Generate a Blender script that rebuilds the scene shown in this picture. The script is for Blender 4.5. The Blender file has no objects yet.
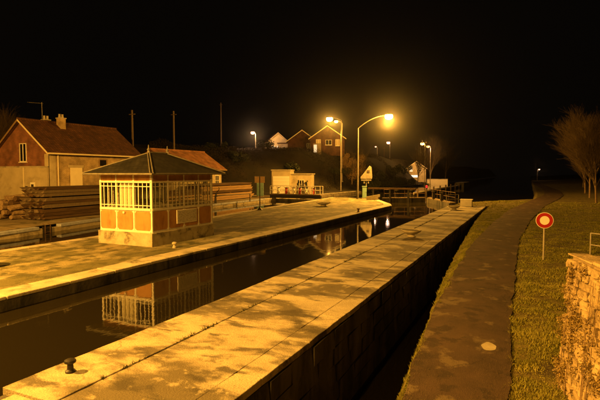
import bpy, bmesh, math, random
from mathutils import Vector, Matrix, noise
R = math.radians
random.seed(7)
scene = bpy.context.scene
C = scene.collection

# ------------------------------------------------------------------ camera
cam = bpy.data.cameras.new('camera')
cam.sensor_width = 36.0
cam.lens = 28.8
cam.clip_start = 0.1
cam.clip_end = 3000
camo = bpy.data.objects.new('camera', cam)
C.objects.link(camo)
camo.location = (0, 0, 3.7)
camo.rotation_euler = (R(90 - 3.22), 0, R(25.5))
scene.camera = camo
# ------------------------------------------------------------------ night sky
world = bpy.data.worlds.new('World')
scene.world = world
world.use_nodes = True
bg = world.node_tree.nodes['Background']
bg.inputs[0].default_value = (0.95, 0.74, 0.52, 1)
bg.inputs[1].default_value = 0.0016
scene.view_settings.view_transform = 'Standard'
scene.view_settings.look = 'None'
scene.view_settings.exposure = 0.0
scene.view_settings.gamma = 1.0
scene.view_settings.use_curve_mapping = False
scene.cycles.max_bounces = 6
scene.cycles.diffuse_bounces = 3
scene.cycles.glossy_bounces = 4
scene.cycles.transparent_max_bounces = 12
scene.cycles.volume_bounces = 0
scene.cycles.sample_clamp_indirect = 3.0

SODIUM = (1.0, 0.445, 0.052)
PINK = (1.0, 0.50, 0.22)
P_QUAY = 44000      # street lamp on the quay, left of the frame
P_BRIDGE = 10000    # street lamp behind the camera
P_MAST = 42000      # tall mast in view
P_VILLAGE = 8000
P_YARD_FILL = 10000     # added lamp left of the frame, brightens the house front
HAZE = 0.00012  # density of the air added for halos round the lamps

# ------------------------------------------------------------------ materials
MATS = {}
def mat(name, c1, c2=None, scale=4.0, rough=0.8, bump=0.0, bscale=None, spec=0.3, metal=0.0,
        lo=0.35, hi=0.65, detail=6, c3=None, c3scale=0.5, c3lo=0.55, c3hi=0.62, stretch=(1, 1, 1), c3stretch=(1, 1, 1), emit=None, estr=0):
    m = bpy.data.materials.new(name)
    m.use_nodes = True
    nt = m.node_tree
    N, L = nt.nodes, nt.links
    b = N['Principled BSDF']
    b.inputs['Roughness'].default_value = rough
    b.inputs['Specular IOR Level'].default_value = spec
    b.inputs['Metallic'].default_value = metal
    b.inputs['Base Color'].default_value = (*c1, 1)
    geo = N.new('ShaderNodeNewGeometry')
    def mapped(st):
        mp = N.new('ShaderNodeMapping')
        mp.inputs['Scale'].default_value = st
        L.new(geo.outputs['Position'], mp.inputs['Vector'])
        return mp.outputs[0]
    if c2 is not None:
        n = N.new('ShaderNodeTexNoise')
        n.inputs['Scale'].default_value = scale
        n.inputs['Detail'].default_value = detail
        n.inputs['Roughness'].default_value = 0.62
        L.new(mapped(stretch), n.inputs['Vector'])
        r = N.new('ShaderNodeValToRGB')
        r.color_ramp.elements[0].position = lo
        r.color_ramp.elements[0].color = (*c1, 1)
        r.color_ramp.elements[1].position = hi
        r.color_ramp.elements[1].color = (*c2, 1)
        L.new(n.outputs['Fac'], r.inputs['Fac'])
        out = r.outputs['Color']
        if c3 is not None:
            n3 = N.new('ShaderNodeTexNoise')
            n3.inputs['Scale'].default_value = c3scale
            n3.inputs['Detail'].default_value = 7
            n3.inputs['Roughness'].default_value = 0.68
            n3.inputs['Distortion'].default_value = 0.4
            L.new(mapped(c3stretch), n3.inputs['Vector'])
            r3 = N.new('ShaderNodeValToRGB')
            r3.color_ramp.elements[0].position = c3lo
            r3.color_ramp.elements[1].position = c3hi
            L.new(n3.outputs['Fac'], r3.inputs['Fac'])
            mx = N.new('ShaderNodeMix')
            mx.data_type = 'RGBA'
            L.new(r3.outputs['Color'], mx.inputs['Factor'])
            L.new(out, mx.inputs[6])
            mx.inputs[7].default_value = (*c3, 1)
            out = mx.outputs[2]
        L.new(out, b.inputs['Base Color'])
    if bump:
        nb = N.new('ShaderNodeTexNoise')
        nb.inputs['Scale'].default_value = bscale or scale * 4
        nb.inputs['Detail'].default_value = 6
        L.new(mapped((1, 1, 1)), nb.inputs['Vector'])
        bp = N.new('ShaderNodeBump')
        bp.inputs['Strength'].default_value = bump
        bp.inputs['Distance'].default_value = 0.03
        L.new(nb.outputs['Fac'], bp.inputs['Height'])
        L.new(bp.outputs[0], b.inputs['Normal'])
    if emit:
        b.inputs['Emission Color'].default_value = (*emit, 1)
        b.inputs['Emission Strength'].default_value = estr
    MATS[name] = m
    return m

def brick_mat(name, c1, c2, mortar, sx, sy, msize, rough=0.9, off=0.5, plane='XZ'):
    """bricks / roof tiles / slates in the plane of the wall"""
    m = mat(name, c1, c2, 3, rough)
    nt = m.node_tree
    N, L = nt.nodes, nt.links
    b = N['Principled BSDF']
    tc = N.new('ShaderNodeTexCoord')
    sep = N.new('ShaderNodeSeparateXYZ')
    L.new(tc.outputs['UV'], sep.inputs[0])
    br = N.new('ShaderNodeTexBrick')
    br.offset = off
    br.inputs['Scale'].default_value = 1
    br.inputs['Brick Width'].default_value = sx
    br.inputs['Row Height'].default_value = sy
    br.inputs['Mortar Size'].default_value = msize
    br.inputs['Mortar Smooth'].default_value = 0.2
    br.inputs['Color1'].default_value = (*c1, 1)
    br.inputs['Color2'].default_value = (*c2, 1)
    br.inputs['Mortar'].default_value = (*mortar, 1)
    L.new(tc.outputs['UV'], br.inputs['Vector'])
    n = N.new('ShaderNodeTexNoise')
    n.inputs['Scale'].default_value = 1.3
    n.inputs['Detail'].default_value = 7
    geo = N.new('ShaderNodeNewGeometry')
    L.new(geo.outputs['Position'], n.inputs['Vector'])
    mr = N.new('ShaderNodeMapRange')
    mr.inputs[1].default_value = 0.3
    mr.inputs[2].default_value = 0.7
    mr.inputs[3].default_value = 0.55
    mr.inputs[4].default_value = 1.25
    L.new(n.outputs['Fac'], mr.inputs[0])
    hsv = N.new('ShaderNodeHueSaturation')
    L.new(mr.outputs[0], hsv.inputs['Value'])
    L.new(br.outputs['Color'], hsv.inputs['Color'])
    L.new(hsv.outputs[0], b.inputs['Base Color'])
    bp = N.new('ShaderNodeBump')
    bp.inputs['Strength'].default_value = 0.7
    bp.inputs['Distance'].default_value = 0.02
    bp.invert = True
    L.new(br.outputs['Fac'], bp.inputs['Height'])
    L.new(bp.outputs[0], b.inputs['Normal'])
    return m

def glass_mat(name, tint=(0.9, 0.9, 0.85)):
    m = bpy.data.materials.new(name)
    m.use_nodes = True
    nt = m.node_tree
    N, L = nt.nodes, nt.links
    N.remove(N['Principled BSDF'])
    tr = N.new('ShaderNodeBsdfTransparent')
    tr.inputs[0].default_value = (*tint, 1)
    gl = N.new('ShaderNodeBsdfGlossy')
    gl.inputs['Roughness'].default_value = 0.05
    fr = N.new('ShaderNodeFresnel')
    fr.inputs[0].default_value = 1.5
    mx = N.new('ShaderNodeMixShader')
    L.new(fr.outputs[0], mx.inputs[0])
    L.new(tr.outputs[0], mx.inputs[1])
    L.new(gl.outputs[0], mx.inputs[2])
    L.new(mx.outputs[0], N['Material Output'].inputs[0])
    MATS[name] = m
    return m

def emit_mat(name, col, s):
    m = bpy.data.materials.new(name)
    m.use_nodes = True
    N, L = m.node_tree.nodes, m.node_tree.links
    N.remove(N['Principled BSDF'])
    e = N.new('ShaderNodeEmission')
    e.inputs[0].default_value = (*col, 1)
    e.inputs[1].default_value = s
    L.new(e.outputs[0], N['Material Output'].inputs[0])
    MATS[name] = m
    return m

def layered(name, base, layers, rough=0.88, bump=0.6, bscale=30):
    """base = (dark, light, scale); layers = (kind, scale, stretch, lo, hi, colour, strength), wear laid over the base colour"""
    m = mat(name, base[0], base[1], base[2], rough, bump, bscale, lo=0.3, hi=0.7)
    N, L = m.node_tree.nodes, m.node_tree.links
    b = N['Principled BSDF']
    out = b.inputs['Base Color'].links[0].from_socket
    geo = N.new('ShaderNodeNewGeometry')
    for i, (kd, sc, st, lo, hi, col, k) in enumerate(layers):
        mp = N.new('ShaderNodeMapping')
        mp.inputs['Scale'].default_value = st
        mp.inputs['Location'].default_value = (i * 13.7, i * 5.1, 0)
        L.new(geo.outputs['Position'], mp.inputs['Vector'])
        if kd == 'crack':
            wn = N.new('ShaderNodeTexNoise')
            wn.inputs['Scale'].default_value = 1.7
            wn.inputs['Detail'].default_value = 5
            L.new(mp.outputs[0], wn.inputs['Vector'])
            ad = N.new('ShaderNodeMix')
            ad.data_type = 'RGBA'
            ad.blend_type = 'ADD'
            ad.inputs['Factor'].default_value = 0.8
            L.new(mp.outputs[0], ad.inputs[6])
            L.new(wn.outputs['Color'], ad.inputs[7])
            n = N.new('ShaderNodeTexVoronoi')
            n.feature = 'DISTANCE_TO_EDGE'
            n.inputs['Scale'].default_value = sc
            L.new(ad.outputs[2], n.inputs['Vector'])
            val = n.outputs['Distance']
        else:
            n = N.new('ShaderNodeTexNoise')
            n.inputs['Scale'].default_value = sc
            n.inputs['Detail'].default_value = 10
            n.inputs['Roughness'].default_value = 0.60 if kd == 'stain' else 0.5
            n.inputs['Distortion'].default_value = 0.3 if kd == 'stain' else 0
            L.new(mp.outputs[0], n.inputs['Vector'])
            val = n.outputs['Fac']
        mr = N.new('ShaderNodeMapRange')
        mr.inputs[1].default_value, mr.inputs[2].default_value = lo, hi
        mr.inputs[3].default_value, mr.inputs[4].default_value = (k, 0) if kd == 'crack' else (0, k)
        mr.interpolation_type = 'SMOOTHSTEP'
        L.new(val, mr.inputs[0])
        mx = N.new('ShaderNodeMix')
        mx.data_type = 'RGBA'
        L.new(mr.outputs[0], mx.inputs['Factor'])
        L.new(out, mx.inputs[6])
        mx.inputs[7].default_value = (*col, 1)
        out = mx.outputs[2]
    L.new(out, b.inputs['Base Color'])
    return m
CONC = layered('pier_concrete', ((0.34, 0.295, 0.21), (0.52, 0.465, 0.345), 1.3), [
    ('stain', 0.50, (0.6, 1.15, 1), 0.455, 0.565, (0.10, 0.085, 0.055), 0.92),
    ('stain', 0.95, (0.7, 1.5, 1), 0.52, 0.63, (0.055, 0.048, 0.034), 0.85),
    ('stain', 2.6, (1, 1, 1), 0.56, 0.68, (0.55, 0.49, 0.36), 0.5),
    ('speck', 26, (1, 1, 1), 0.62, 0.70, (0.07, 0.06, 0.04), 0.8),
    ('speck', 70, (1, 1, 1), 0.58, 0.70, (0.12, 0.10, 0.07), 0.6),
    ('crack', 0.22, (1, 0.7, 1), 0.001, 0.006, (0.08, 0.068, 0.045), 0.4)])
QUAYM = layered('quay_gravel', ((0.19, 0.165, 0.085), (0.34, 0.295, 0.17), 0.9), [
    ('stain', 0.55, (1, 0.7, 1), 0.42, 0.56, (0.10, 0.095, 0.036), 0.88),
    ('stain', 1.6, (1, 0.8, 1), 0.48, 0.60, (0.06, 0.06, 0.022), 0.85),
    ('stain', 0.7, (1.3, 0.5, 1), 0.56, 0.70, (0.50, 0.44, 0.30), 0.5),
    ('speck', 18, (1, 1, 1), 0.58, 0.70, (0.08, 0.07, 0.035), 0.8),
    ('speck', 60, (1, 1, 1), 0.56, 0.70, (0.10, 0.085, 0.05), 0.6)], bump=0.9, bscale=16)
COPE = mat('coping_stone', (0.34, 0.30, 0.22), (0.48, 0.43, 0.33), 1.5, 0.85, 0.5, 18,
           c3=(0.11, 0.10, 0.06), c3scale=0.9, c3lo=0.52, c3hi=0.66)
WETST = mat('wet_stone', (0.05, 0.045, 0.035), (0.11, 0.10, 0.075), 1.2, 0.7, 0.7, 9, c3=(0.02, 0.02, 0.013), c3scale=0.9, c3lo=0.45, c3hi=0.6, stretch=(1, 1, 0.3), c3stretch=(1, 1, 0.3))
WALL2 = mat('lock_wall_render', (0.26, 0.22, 0.14), (0.38, 0.33, 0.23), 0.8, 0.85, 0.5, 8, stretch=(1, 1, 0.4), c3=(0.10, 0.085, 0.05), c3scale=0.7, c3lo=0.5, c3hi=0.66)
BLUE_LIT_COPE = mat('blue_lit_coping', (0.20, 0.22, 0.30), (0.34, 0.36, 0.46), 2.0, 0.7, 0.3, 14)  # bluish light on the coping put into the stone colour
ASPH = layered('path_asphalt', ((0.044, 0.028, 0.021), (0.085, 0.053, 0.038), 1.2), [
    ('stain', 0.9, (0.7, 0.25, 1), 0.48, 0.66, (0.105, 0.066, 0.045), 0.7),
    ('stain', 1.25, (1.0, 0.75, 1), 0.55, 0.63, (0.19, 0.145, 0.09), 0.7),
    ('stain', 1.7, (1, 1, 1), 0.54, 0.62, (0.030, 0.020, 0.015), 0.7),
    ('speck', 55, (1, 1, 1), 0.58, 0.70, (0.16, 0.12, 0.08), 0.6),
    ('speck', 120, (1, 1, 1), 0.56, 0.66, (0.02, 0.014, 0.01), 0.6),
    ('crack', 0.35, (1, 0.6, 1), 0.001, 0.006, (0.02, 0.014, 0.01), 0.5)], bump=1.0, bscale=70)
SOIL = mat('bank_soil', (0.075, 0.066, 0.015), (0.17, 0.135, 0.04), 3.0, 1.0, 1.0, 25, c3=(0.05, 0.035, 0.018), c3scale=0.8)
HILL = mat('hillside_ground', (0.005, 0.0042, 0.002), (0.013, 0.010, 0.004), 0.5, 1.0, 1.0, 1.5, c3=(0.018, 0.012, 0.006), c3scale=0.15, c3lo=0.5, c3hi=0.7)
YARD = None
GRASSB = mat('grass_blade', (0.110, 0.122, 0.016), (0.30, 0.275, 0.060), 0.8, 0.8, spec=0.2, lo=0.3, hi=0.7)
WEED = mat('weed', (0.03, 0.035, 0.01), (0.07, 0.065, 0.02), 5, 0.9)
WHITEP = mat('white_paint', (0.70, 0.66, 0.56), (0.80, 0.77, 0.68), 3, 0.5, c3=(0.42, 0.36, 0.26), c3scale=2.5, c3lo=0.6, c3hi=0.75)
ORANGE = mat('orange_panel', (0.42, 0.215, 0.07), (0.50, 0.27, 0.09), 1.5, 0.6, c3=(0.26, 0.11, 0.04), c3scale=1.8, c3lo=0.48, c3hi=0.75, c3stretch=(1.5, 1.5, .5))
PLINTH = mat('plinth_render', (0.36, 0.31, 0.21), (0.50, 0.45, 0.33), 2.2, 0.9, 0.5, 14, c3=(0.12, 0.10, 0.06), c3scale=1.4, c3lo=0.52, c3hi=0.66)
LEAD = mat('lead_strip', (0.20, 0.185, 0.15), (0.13, 0.12, 0.10), 4, 0.5)
SLATE = brick_mat('slate', (0.018, 0.017, 0.015), (0.030, 0.028, 0.025), (0.008, 0.008, 0.007), 0.30, 0.20, 0.014, 0.7)
TILE = brick_mat('roof_tile_brown', (0.075, 0.033, 0.018), (0.118, 0.050, 0.027), (0.05, 0.02, 0.012), 0.28, 0.30, 0.03, 0.9, 0.0)
TILE2 = brick_mat('roof_tile_orange', (0.25, 0.115, 0.05), (0.33, 0.15, 0.065), (0.15, 0.06, 0.03), 0.28, 0.30, 0.03, 0.9, 0.0)
BRICK = brick_mat('red_brick', (0.22, 0.075, 0.04), (0.30, 0.10, 0.055), (0.20, 0.16, 0.11), 0.23, 0.075, 0.012)
BRICK_DIM = brick_mat('dimmed_red_brick', (0.075, 0.026, 0.015), (0.105, 0.037, 0.02), (0.07, 0.05, 0.035), 0.23, 0.075, 0.012)  # darkened copy of the brick, dim lighting put into its colour
STOCK = brick_mat('yellow_brick', (0.44, 0.31, 0.15), (0.52, 0.38, 0.20), (0.34, 0.28, 0.18), 0.24, 0.09, 0.014)
CREAM = mat('cream_render', (0.40, 0.34, 0.22), (0.50, 0.43, 0.29), 0.9, 0.9, 0.3, 10, c3=(0.26, 0.21, 0.12), c3scale=0.6, c3lo=0.5, c3hi=0.7)
CREAMP = mat('cream_paint', (0.78, 0.70, 0.48), (0.70, 0.62, 0.42), 2, 0.5)
DARKM = mat('black_iron', (0.012, 0.011, 0.010), (0.03, 0.025, 0.02), 8, 0.5, 0.2)
DARKI = mat('worn_black_iron', (0.05, 0.038, 0.024), (0.10, 0.07, 0.04), 12, 0.55, 0.3)
IRON = mat('rusty_iron', (0.06, 0.035, 0.02), (0.11, 0.06, 0.03), 9, 0.7, 0.4)
GALV = mat('galvanised_steel', (0.17, 0.155, 0.135), (0.25, 0.23, 0.20), 3, 0.5, metal=0.2)
DARKPOLE = mat('dark_steel_pole', (0.055, 0.048, 0.038), (0.09, 0.08, 0.065), 3, 0.6)  # darker than the other poles, toned down under the mast lamp
POLEM = mat('concrete_pole', (0.24, 0.21, 0.17), (0.32, 0.28, 0.23), 3, 0.8, 0.2)
WOODP = mat('wood_pole', (0.10, 0.075, 0.05), (0.16, 0.12, 0.08), 5, 0.9, 0.3, stretch=(4, 4, 0.4))
PLANKM = mat('sawn_timber', (0.042, 0.024, 0.012), (0.085, 0.049, 0.024), 2.2, 0.9, 0.5, 20, stretch=(3, 0.25, 3))
PLANK2 = mat('sawn_timber_pale', (0.22, 0.14, 0.07), (0.30, 0.20, 0.10), 2.2, 0.9, 0.5, 20, stretch=(3, 0.25, 3))
BARK = mat('bark', (0.16, 0.11, 0.065), (0.28, 0.20, 0.12), 5, 0.9, 0.5)
TWIG = mat('twig', (0.060, 0.042, 0.022), (0.10, 0.070, 0.036), 3, 0.9)
LEAFO = mat('dry_leaf', (0.20, 0.13, 0.05), (0.32, 0.20, 0.08), 3, 0.8)
LEAFD = mat('evergreen_leaf', (0.012, 0.017, 0.006), (0.026, 0.032, 0.011), 3, 0.7)
IVY = mat('ivy_leaf', (0.16, 0.115, 0.035), (0.30, 0.22, 0.085), 4, 0.75, lo=0.3, hi=0.7)
RUBBLE = mat('rubble_stone', (0.30, 0.23, 0.13), (0.44, 0.34, 0.20), 2.5, 0.9, 0.8, 16, c3=(0.15, 0.11, 0.06), c3scale=2.2, c3lo=0.5, c3hi=0.66)
MORTAR = mat('earth_mortar', (0.22, 0.17, 0.10), (0.30, 0.23, 0.14), 4, 1.0, 0.8)
SIGNB = mat('dark_board', (0.22, 0.20, 0.16), (0.15, 0.13, 0.10), 3, 0.6)  # board colour toned down so the mast lamp doesn't blow it out
SIGNP = mat('sign_post_paint', (0.45, 0.42, 0.36), (0.36, 0.33, 0.28), 4, 0.5)
SIGNW = mat('sign_white', (0.80, 0.78, 0.72), rough=0.4)
SIGNR = mat('sign_red', (0.36, 0.015, 0.012), rough=0.4)
TEAL = mat('teal_cabinet', (0.20, 0.36, 0.33), (0.26, 0.43, 0.39), 3, 0.5)
NOTICE = mat('notice_board_print', (0.62, 0.58, 0.50), (0.34, 0.31, 0.27), 9, 0.5, lo=0.5, hi=0.62, stretch=(1, 1, 3))
DARKIN = mat('dark_inside', (0.03, 0.026, 0.02), (0.05, 0.04, 0.03), 2, 0.9)
FLOORI = mat('pavilion_floor', (0.16, 0.13, 0.09), (0.24, 0.20, 0.14), 2, 0.8)
CURTAIN = mat('white_curtain', (0.80, 0.76, 0.64), (0.70, 0.66, 0.55), 3, 0.8, stretch=(6, 6, 0.2))
REDP = mat('red_paint', (0.35, 0.03, 0.02), rough=0.5)
FLOWER = mat('planter_soil', (0.05, 0.04, 0.02), (0.09, 0.08, 0.04), 9, 1.0, 1.0)
PLANTM = mat('planter_concrete', (0.36, 0.32, 0.23), (0.48, 0.43, 0.32), 4, 0.85, 0.4)
GLASS = glass_mat('window_glass')
DARKGL = mat('dark_pane', (0.012, 0.011, 0.010), rough=0.08, spec=0.6)
E_SOD = emit_mat('sodium_lens', (1.0, 0.58, 0.18), 30)
E_SODF = emit_mat('sodium_lens_far', (1.0, 0.55, 0.16), 16)
E_PINK = emit_mat('pink_lens', (1.0, 0.50, 0.32), 5)
E_RED = emit_mat('red_signal_lens', (1.0, 0.03, 0.02), 2.0)
E_WIN = emit_mat('lit_window', (1.0, 0.66, 0.32), 1.2)
E_WINW = emit_mat('lit_window_white', (1.0, 0.80, 0.62), 1.6)

def water_mat(name, bump=0.05):
    m = mat(name, (0.012, 0.010, 0.005), rough=0.03, spec=0.5)
    N, L = m.node_tree.nodes, m.node_tree.links
    b = N['Principled BSDF']
    b.inputs['IOR'].default_value = 1.33
    geo = N.new('ShaderNodeNewGeometry')
    mp = N.new('ShaderNodeMapping')
    mp.inputs['Scale'].default_value = (1.6, 0.8, 1)
    L.new(geo.outputs['Position'], mp.inputs[0])
    n = N.new('ShaderNodeTexNoise')
    n.inputs['Scale'].default_value = 1.6
    n.inputs['Detail'].default_value = 4
    L.new(mp.outputs[0], n.inputs['Vector'])
    bp = N.new('ShaderNodeBump')
    bp.inputs['Strength'].default_value = bump
    bp.inputs['Distance'].default_value = 0.02
    L.new(n.outputs['Fac'], bp.inputs['Height'])
    L.new(bp.outputs[0], b.inputs['Normal'])
    return m
WATER = water_mat('canal_water', 0.13)

# ------------------------------------------------------------------ mesh helpers
class MB:
    def __init__(s):
        s.v, s.f = [], []
    def quad(s, *p):
        i = len(s.v)
        s.v += [tuple(q) for q in p]
        s.f.append(tuple(range(i, i + len(p))))
        return s
    def box(s, x0, y0, z0, x1, y1, z1):
        i = len(s.v)
        s.v += [(x0, y0, z0), (x1, y0, z0), (x1, y1, z0), (x0, y1, z0), (x0, y0, z1), (x1, y0, z1), (x1, y1, z1), (x0, y1, z1)]
        for q in ((3, 2, 1, 0), (4, 5, 6, 7), (0, 1, 5, 4), (1, 2, 6, 5), (2, 3, 7, 6), (3, 0, 4, 7)):
            s.f.append(tuple(i + k for k in q))
        return s
    def prism(s, poly, z0, z1):
        """vertical prism over a counter-clockwise plan polygon"""
        n = len(poly)
        i = len(s.v)
        s.v += [(x, y, z0) for x, y in poly] + [(x, y, z1) for x, y in poly]
        s.f.append(tuple(i + k for k in reversed(range(n))))
        s.f.append(tuple(i + n + k for k in range(n)))
        for k in range(n):
            a, b = i + k, i + (k + 1) % n
            s.f.append((a, b, b + n, a + n))
        return s
    def tube(s, pts, rad, n=8, caps=True):
        pts = [Vector(p) for p in pts]
        if not hasattr(rad, '__len__'):
            rad = [rad] * len(pts)
        rings = []
        up = None
        for k, p in enumerate(pts):
            d = (pts[min(k + 1, len(pts) - 1)] - pts[max(k - 1, 0)])
            if d.length < 1e-9:
                d = Vector((0, 0, 1))
            d.normalize()
            if up is None:
                up = Vector((1, 0, 0)) if abs(d.x) < 0.9 else Vector((0, 1, 0))
            a = (up - d * up.dot(d)).normalized()
            up = a
            b = d.cross(a)
            i = len(s.v)
            for q in range(n):
                t = 2 * math.pi * q / n
                s.v.append(tuple(p + (a * math.cos(t) + b * math.sin(t)) * rad[k]))
            rings.append(i)
        for r0, r1 in zip(rings, rings[1:]):
            for q in range(n):
                q1 = (q + 1) % n
                s.f.append((r0 + q, r0 + q1, r1 + q1, r1 + q))
        if caps:
            s.f.append(tuple(rings[0] + q for q in reversed(range(n))))
            s.f.append(tuple(rings[-1] + q for q in range(n)))
        return s
    def lathe(s, prof, c=(0, 0, 0), n=20):
        """profile of (radius, z) turned about the vertical through c"""
        rings = []
        for r, z in prof:
            i = len(s.v)
            for q in range(n):
                t = 2 * math.pi * q / n
                s.v.append((c[0] + r * math.cos(t), c[1] + r * math.sin(t), c[2] + z))
            rings.append(i)
        for r0, r1 in zip(rings, rings[1:]):
            for q in range(n):
                q1 = (q + 1) % n
                s.f.append((r0 + q, r0 + q1, r1 + q1, r1 + q))
        s.f.append(tuple(rings[0] + q for q in reversed(range(n))))
        s.f.append(tuple(rings[-1] + q for q in range(n)))
        return s
    def mesh(s, name, m, smooth=False, uv=None):
        me = bpy.data.meshes.new(name)
        me.from_pydata(s.v, [], s.f)
        me.materials.append(m)
        if smooth:
            for p in me.polygons:
                p.use_smooth = True
        if uv:
            l = me.uv_layers.new(name='UVMap')
            for p in me.polygons:
                for li in p.loop_indices:
                    l.data[li].uv = uv(Vector(me.vertices[me.loops[li].vertex_index].co), p.normal)
        return me
    def build(s, name, m, parent=None, smooth=False, bevel=0, uv=None):
        o = bpy.data.objects.new(name, s.mesh(name, m, smooth, uv))
        C.objects.link(o)
        if parent is not None:
            o.parent = parent
        if bevel:
            md = o.modifiers.new('bevel', 'BEVEL')
            md.width = bevel
            md.segments = 2
            md.limit_method = 'ANGLE'
            md.angle_limit = R(40)
        if smooth:
            for p in o.data.polygons:
                p.use_smooth = True
            try:
                o.data.set_sharp_from_angle(angle=R(35))
            except Exception:
                pass
        return o

def wall_uv(co, n):
    if abs(n.z) > 0.9:
        return (co.x, co.y)
    if abs(n.x) > abs(n.y):
        s = 1 if n.z < 0.05 else 1 / max(0.25, math.sqrt(max(1e-4, 1 - n.z * n.z)))
        return (co.y, co.z * s)
    s = 1 if n.z < 0.05 else 1 / max(0.25, math.sqrt(max(1e-4, 1 - n.z * n.z)))
    return (co.x, co.z * s)

def thing(name, label, cat, loc=(0, 0, 0), rz=0, group=None):
    o = bpy.data.objects.new(name, None)
    o.empty_display_size = 0.3
    C.objects.link(o)
    o.location = loc
    o.rotation_euler = (0, 0, rz)
    o['label'] = label
    o['category'] = cat
    if group:
        o['group'] = group
    return o
def tag(o, label, cat, group=None):
    o['label'] = label
    o['category'] = cat
    if group:
        o['group'] = group
    return o
def kind(o, k):
    o['kind'] = k
    return o
def copy_tree(o, parent=None):
    c = o.copy()
    C.objects.link(c)
    c.parent = parent
    for ch in o.children:
        copy_tree(ch, c)
    return c
def lerp_tab(tab, y):
    if y <= tab[0][0]:
        return tab[0][1]
    for (a, b), (c, d) in zip(tab, tab[1:]):
        if y <= c:
            return b + (d - b) * (y - a) / (c - a)
    return tab[-1][1]
def sstep(a, b, x):
    t = max(0, min(1, (x - a) / (b - a)))
    return t * t * (3 - 2 * t)
def fbm(x, y, s, o=4):
    return noise.fractal(Vector((x * s, y * s, 3.3)), 1.0, 2.0, o)
def uniq(mesh_list):
    return random.choice(mesh_list)

# ================================================================== SETTING
WZ = -0.45     # canal level
# --- water
w = MB()
w.quad((-45, -30, WZ), (-6.2, -30, WZ), (-6.2, 57, WZ), (-45, 57, WZ))
w.quad((-45, 57, WZ), (4, 57, WZ), (4, 620, WZ), (-45, 620, WZ))
kind(w.build('canal_water', WATER), 'structure')
w = MB()
w.quad((-6.1, -30, -2.6), (1, -30, -2.6), (1, 56.5, -2.6), (-6.1, 56.5, -2.6))
kind(w.build('spillway_water', WATER), 'structure')

# --- left land: yard and hillside
XW = [(-60, -26.0), (0, -28.3), (18.6, -29.3), (28, -31.2), (47, -33.6), (60, -34.3), (72, -33.2), (90, -31.5), (700, -31.5)]
def edge_hill(y):
    return lerp_tab([(-60, -62), (58, -60), (75, -47), (100, -33.5), (130, -33), (700, -33)], y)
def hland(x, y):
    d = edge_hill(y) - x
    h = 8.4 * sstep(0, 11, d) + max(0, d - 8) * 0.035
    if d > 0:
        h += fbm(x, y, 0.06) * 0.9 * min(1, d / 6)
    else:
        h += fbm(x, y, 0.3) * 0.03
    return h
ds = [0, 0.4, 1, 2, 3, 4.5, 6, 8, 10, 12, 14, 16, 18, 20, 23, 26, 29, 32, 36, 40, 46, 54, 64, 80, 100, 130, 170, 230, 320]
ys = [-60, -40, -20, -8] + list(range(0, 130, 3)) + list(range(130, 240, 8)) + [260, 290, 330, 400, 500, 600]
g = MB()
for y in ys:
    for d in ds:
        x = lerp_tab(XW, y) - 0.45 - d
        g.v.append((x, y, hland(x, y) if d > 0.3 else 0.0))
nd = len(ds)
for i in range(len(ys) - 1):
    for k in range(nd - 1):
        a = i * nd + k
        g.f.append((a, a + nd, a + nd + 1, a + 1))
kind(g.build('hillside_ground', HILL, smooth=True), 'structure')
# yard surface of trodden gravel between lock and houses
yard = MB()
yy = [-20, -8] + list(range(0, 72, 3))
for y in yy:
    for d in (0.46, 2, 4, 6, 9, 12, 16, 19):
        x = lerp_tab(XW, y) - d
        yard.v.append((x, y, hland(x, y) * (d > 1) + 0.05))
for i in range(len(yy) - 1):
    for k in range(7):
        a = i * 8 + k
        yard.f.append((a, a + 8, a + 9, a + 1))
YARD = mat('yard_gravel', (0.15, 0.115, 0.065), (0.26, 0.21, 0.13), 1.2, 1.0, 0.8, 12, c3=(0.07, 0.06, 0.025), c3scale=0.5, c3lo=0.5, c3hi=0.62)
kind(yard.build('yard', YARD, smooth=True), 'structure')
# retaining wall of the second chamber with its coping stones
lw = MB()
yw = [-30] + list(range(-20, 100, 4))
for i, (y0, y1) in enumerate(zip(yw, yw[1:])):
    xa, xb = lerp_tab(XW, y0) - 0.03, lerp_tab(XW, y1) - 0.03
    lw.quad((xa, y0, -4), (xb, y1, -4), (xb, y1, -0.16), (xa, y0, -0.16))
    lw.quad((xa, y0, -0.16), (xb, y1, -0.16), (xb - 0.6, y1, -0.16), (xa - 0.6, y0, -0.16))
far_wall = tag(lw.build('lock_wall', WALL2), 'pale lock wall with coping coloured as under bluish light in front of the timber stacks', 'lock wall')
y = -12.0
while y < 92:
    L_ = 1.9 + random.uniform(-0.15, 0.15)
    y1 = y + L_ - 0.025
    if not (20.6 < y < 22.4):
        xa, xb = lerp_tab(XW, y), lerp_tab(XW, y1)
        p = MB().prism([(xa + 0.03, y), (xb + 0.03, y1), (xb - 0.5, y1), (xa - 0.5, y)][::1], -0.16, 0.04 + random.uniform(-.008, .008))
        p.build('coping_stone', BLUE_LIT_COPE if y < 60 else COPE, far_wall, bevel=0.02)
    y += L_
# ladder niche with its shade painted as a black slab on that wall
yn, xn = 22.3, lerp_tab(XW, 22.3)
MB().box(xn - 0.02, yn - 0.35, -3, xn + 0.05, yn + 0.35, 0.02).build('niche', DARKM, far_wall)
lad = thing('ladder', 'dark iron ladder in the niche of the far lock wall', 'ladder', (xn + 0.10, yn, 0))
for s in (-1, 1):
    MB().tube([(0, s * 0.2, -2.5), (0, s * 0.2, 0.12), (-0.25, s * 0.2, 0.2)], 0.025, 6).build('rail', IRON, lad)
for k in range(9):
    MB().tube([(0, -0.2, -0.1 - k * 0.28), (0, 0.2, -0.1 - k * 0.28)], 0.018, 6).build('rung', IRON, lad)

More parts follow.
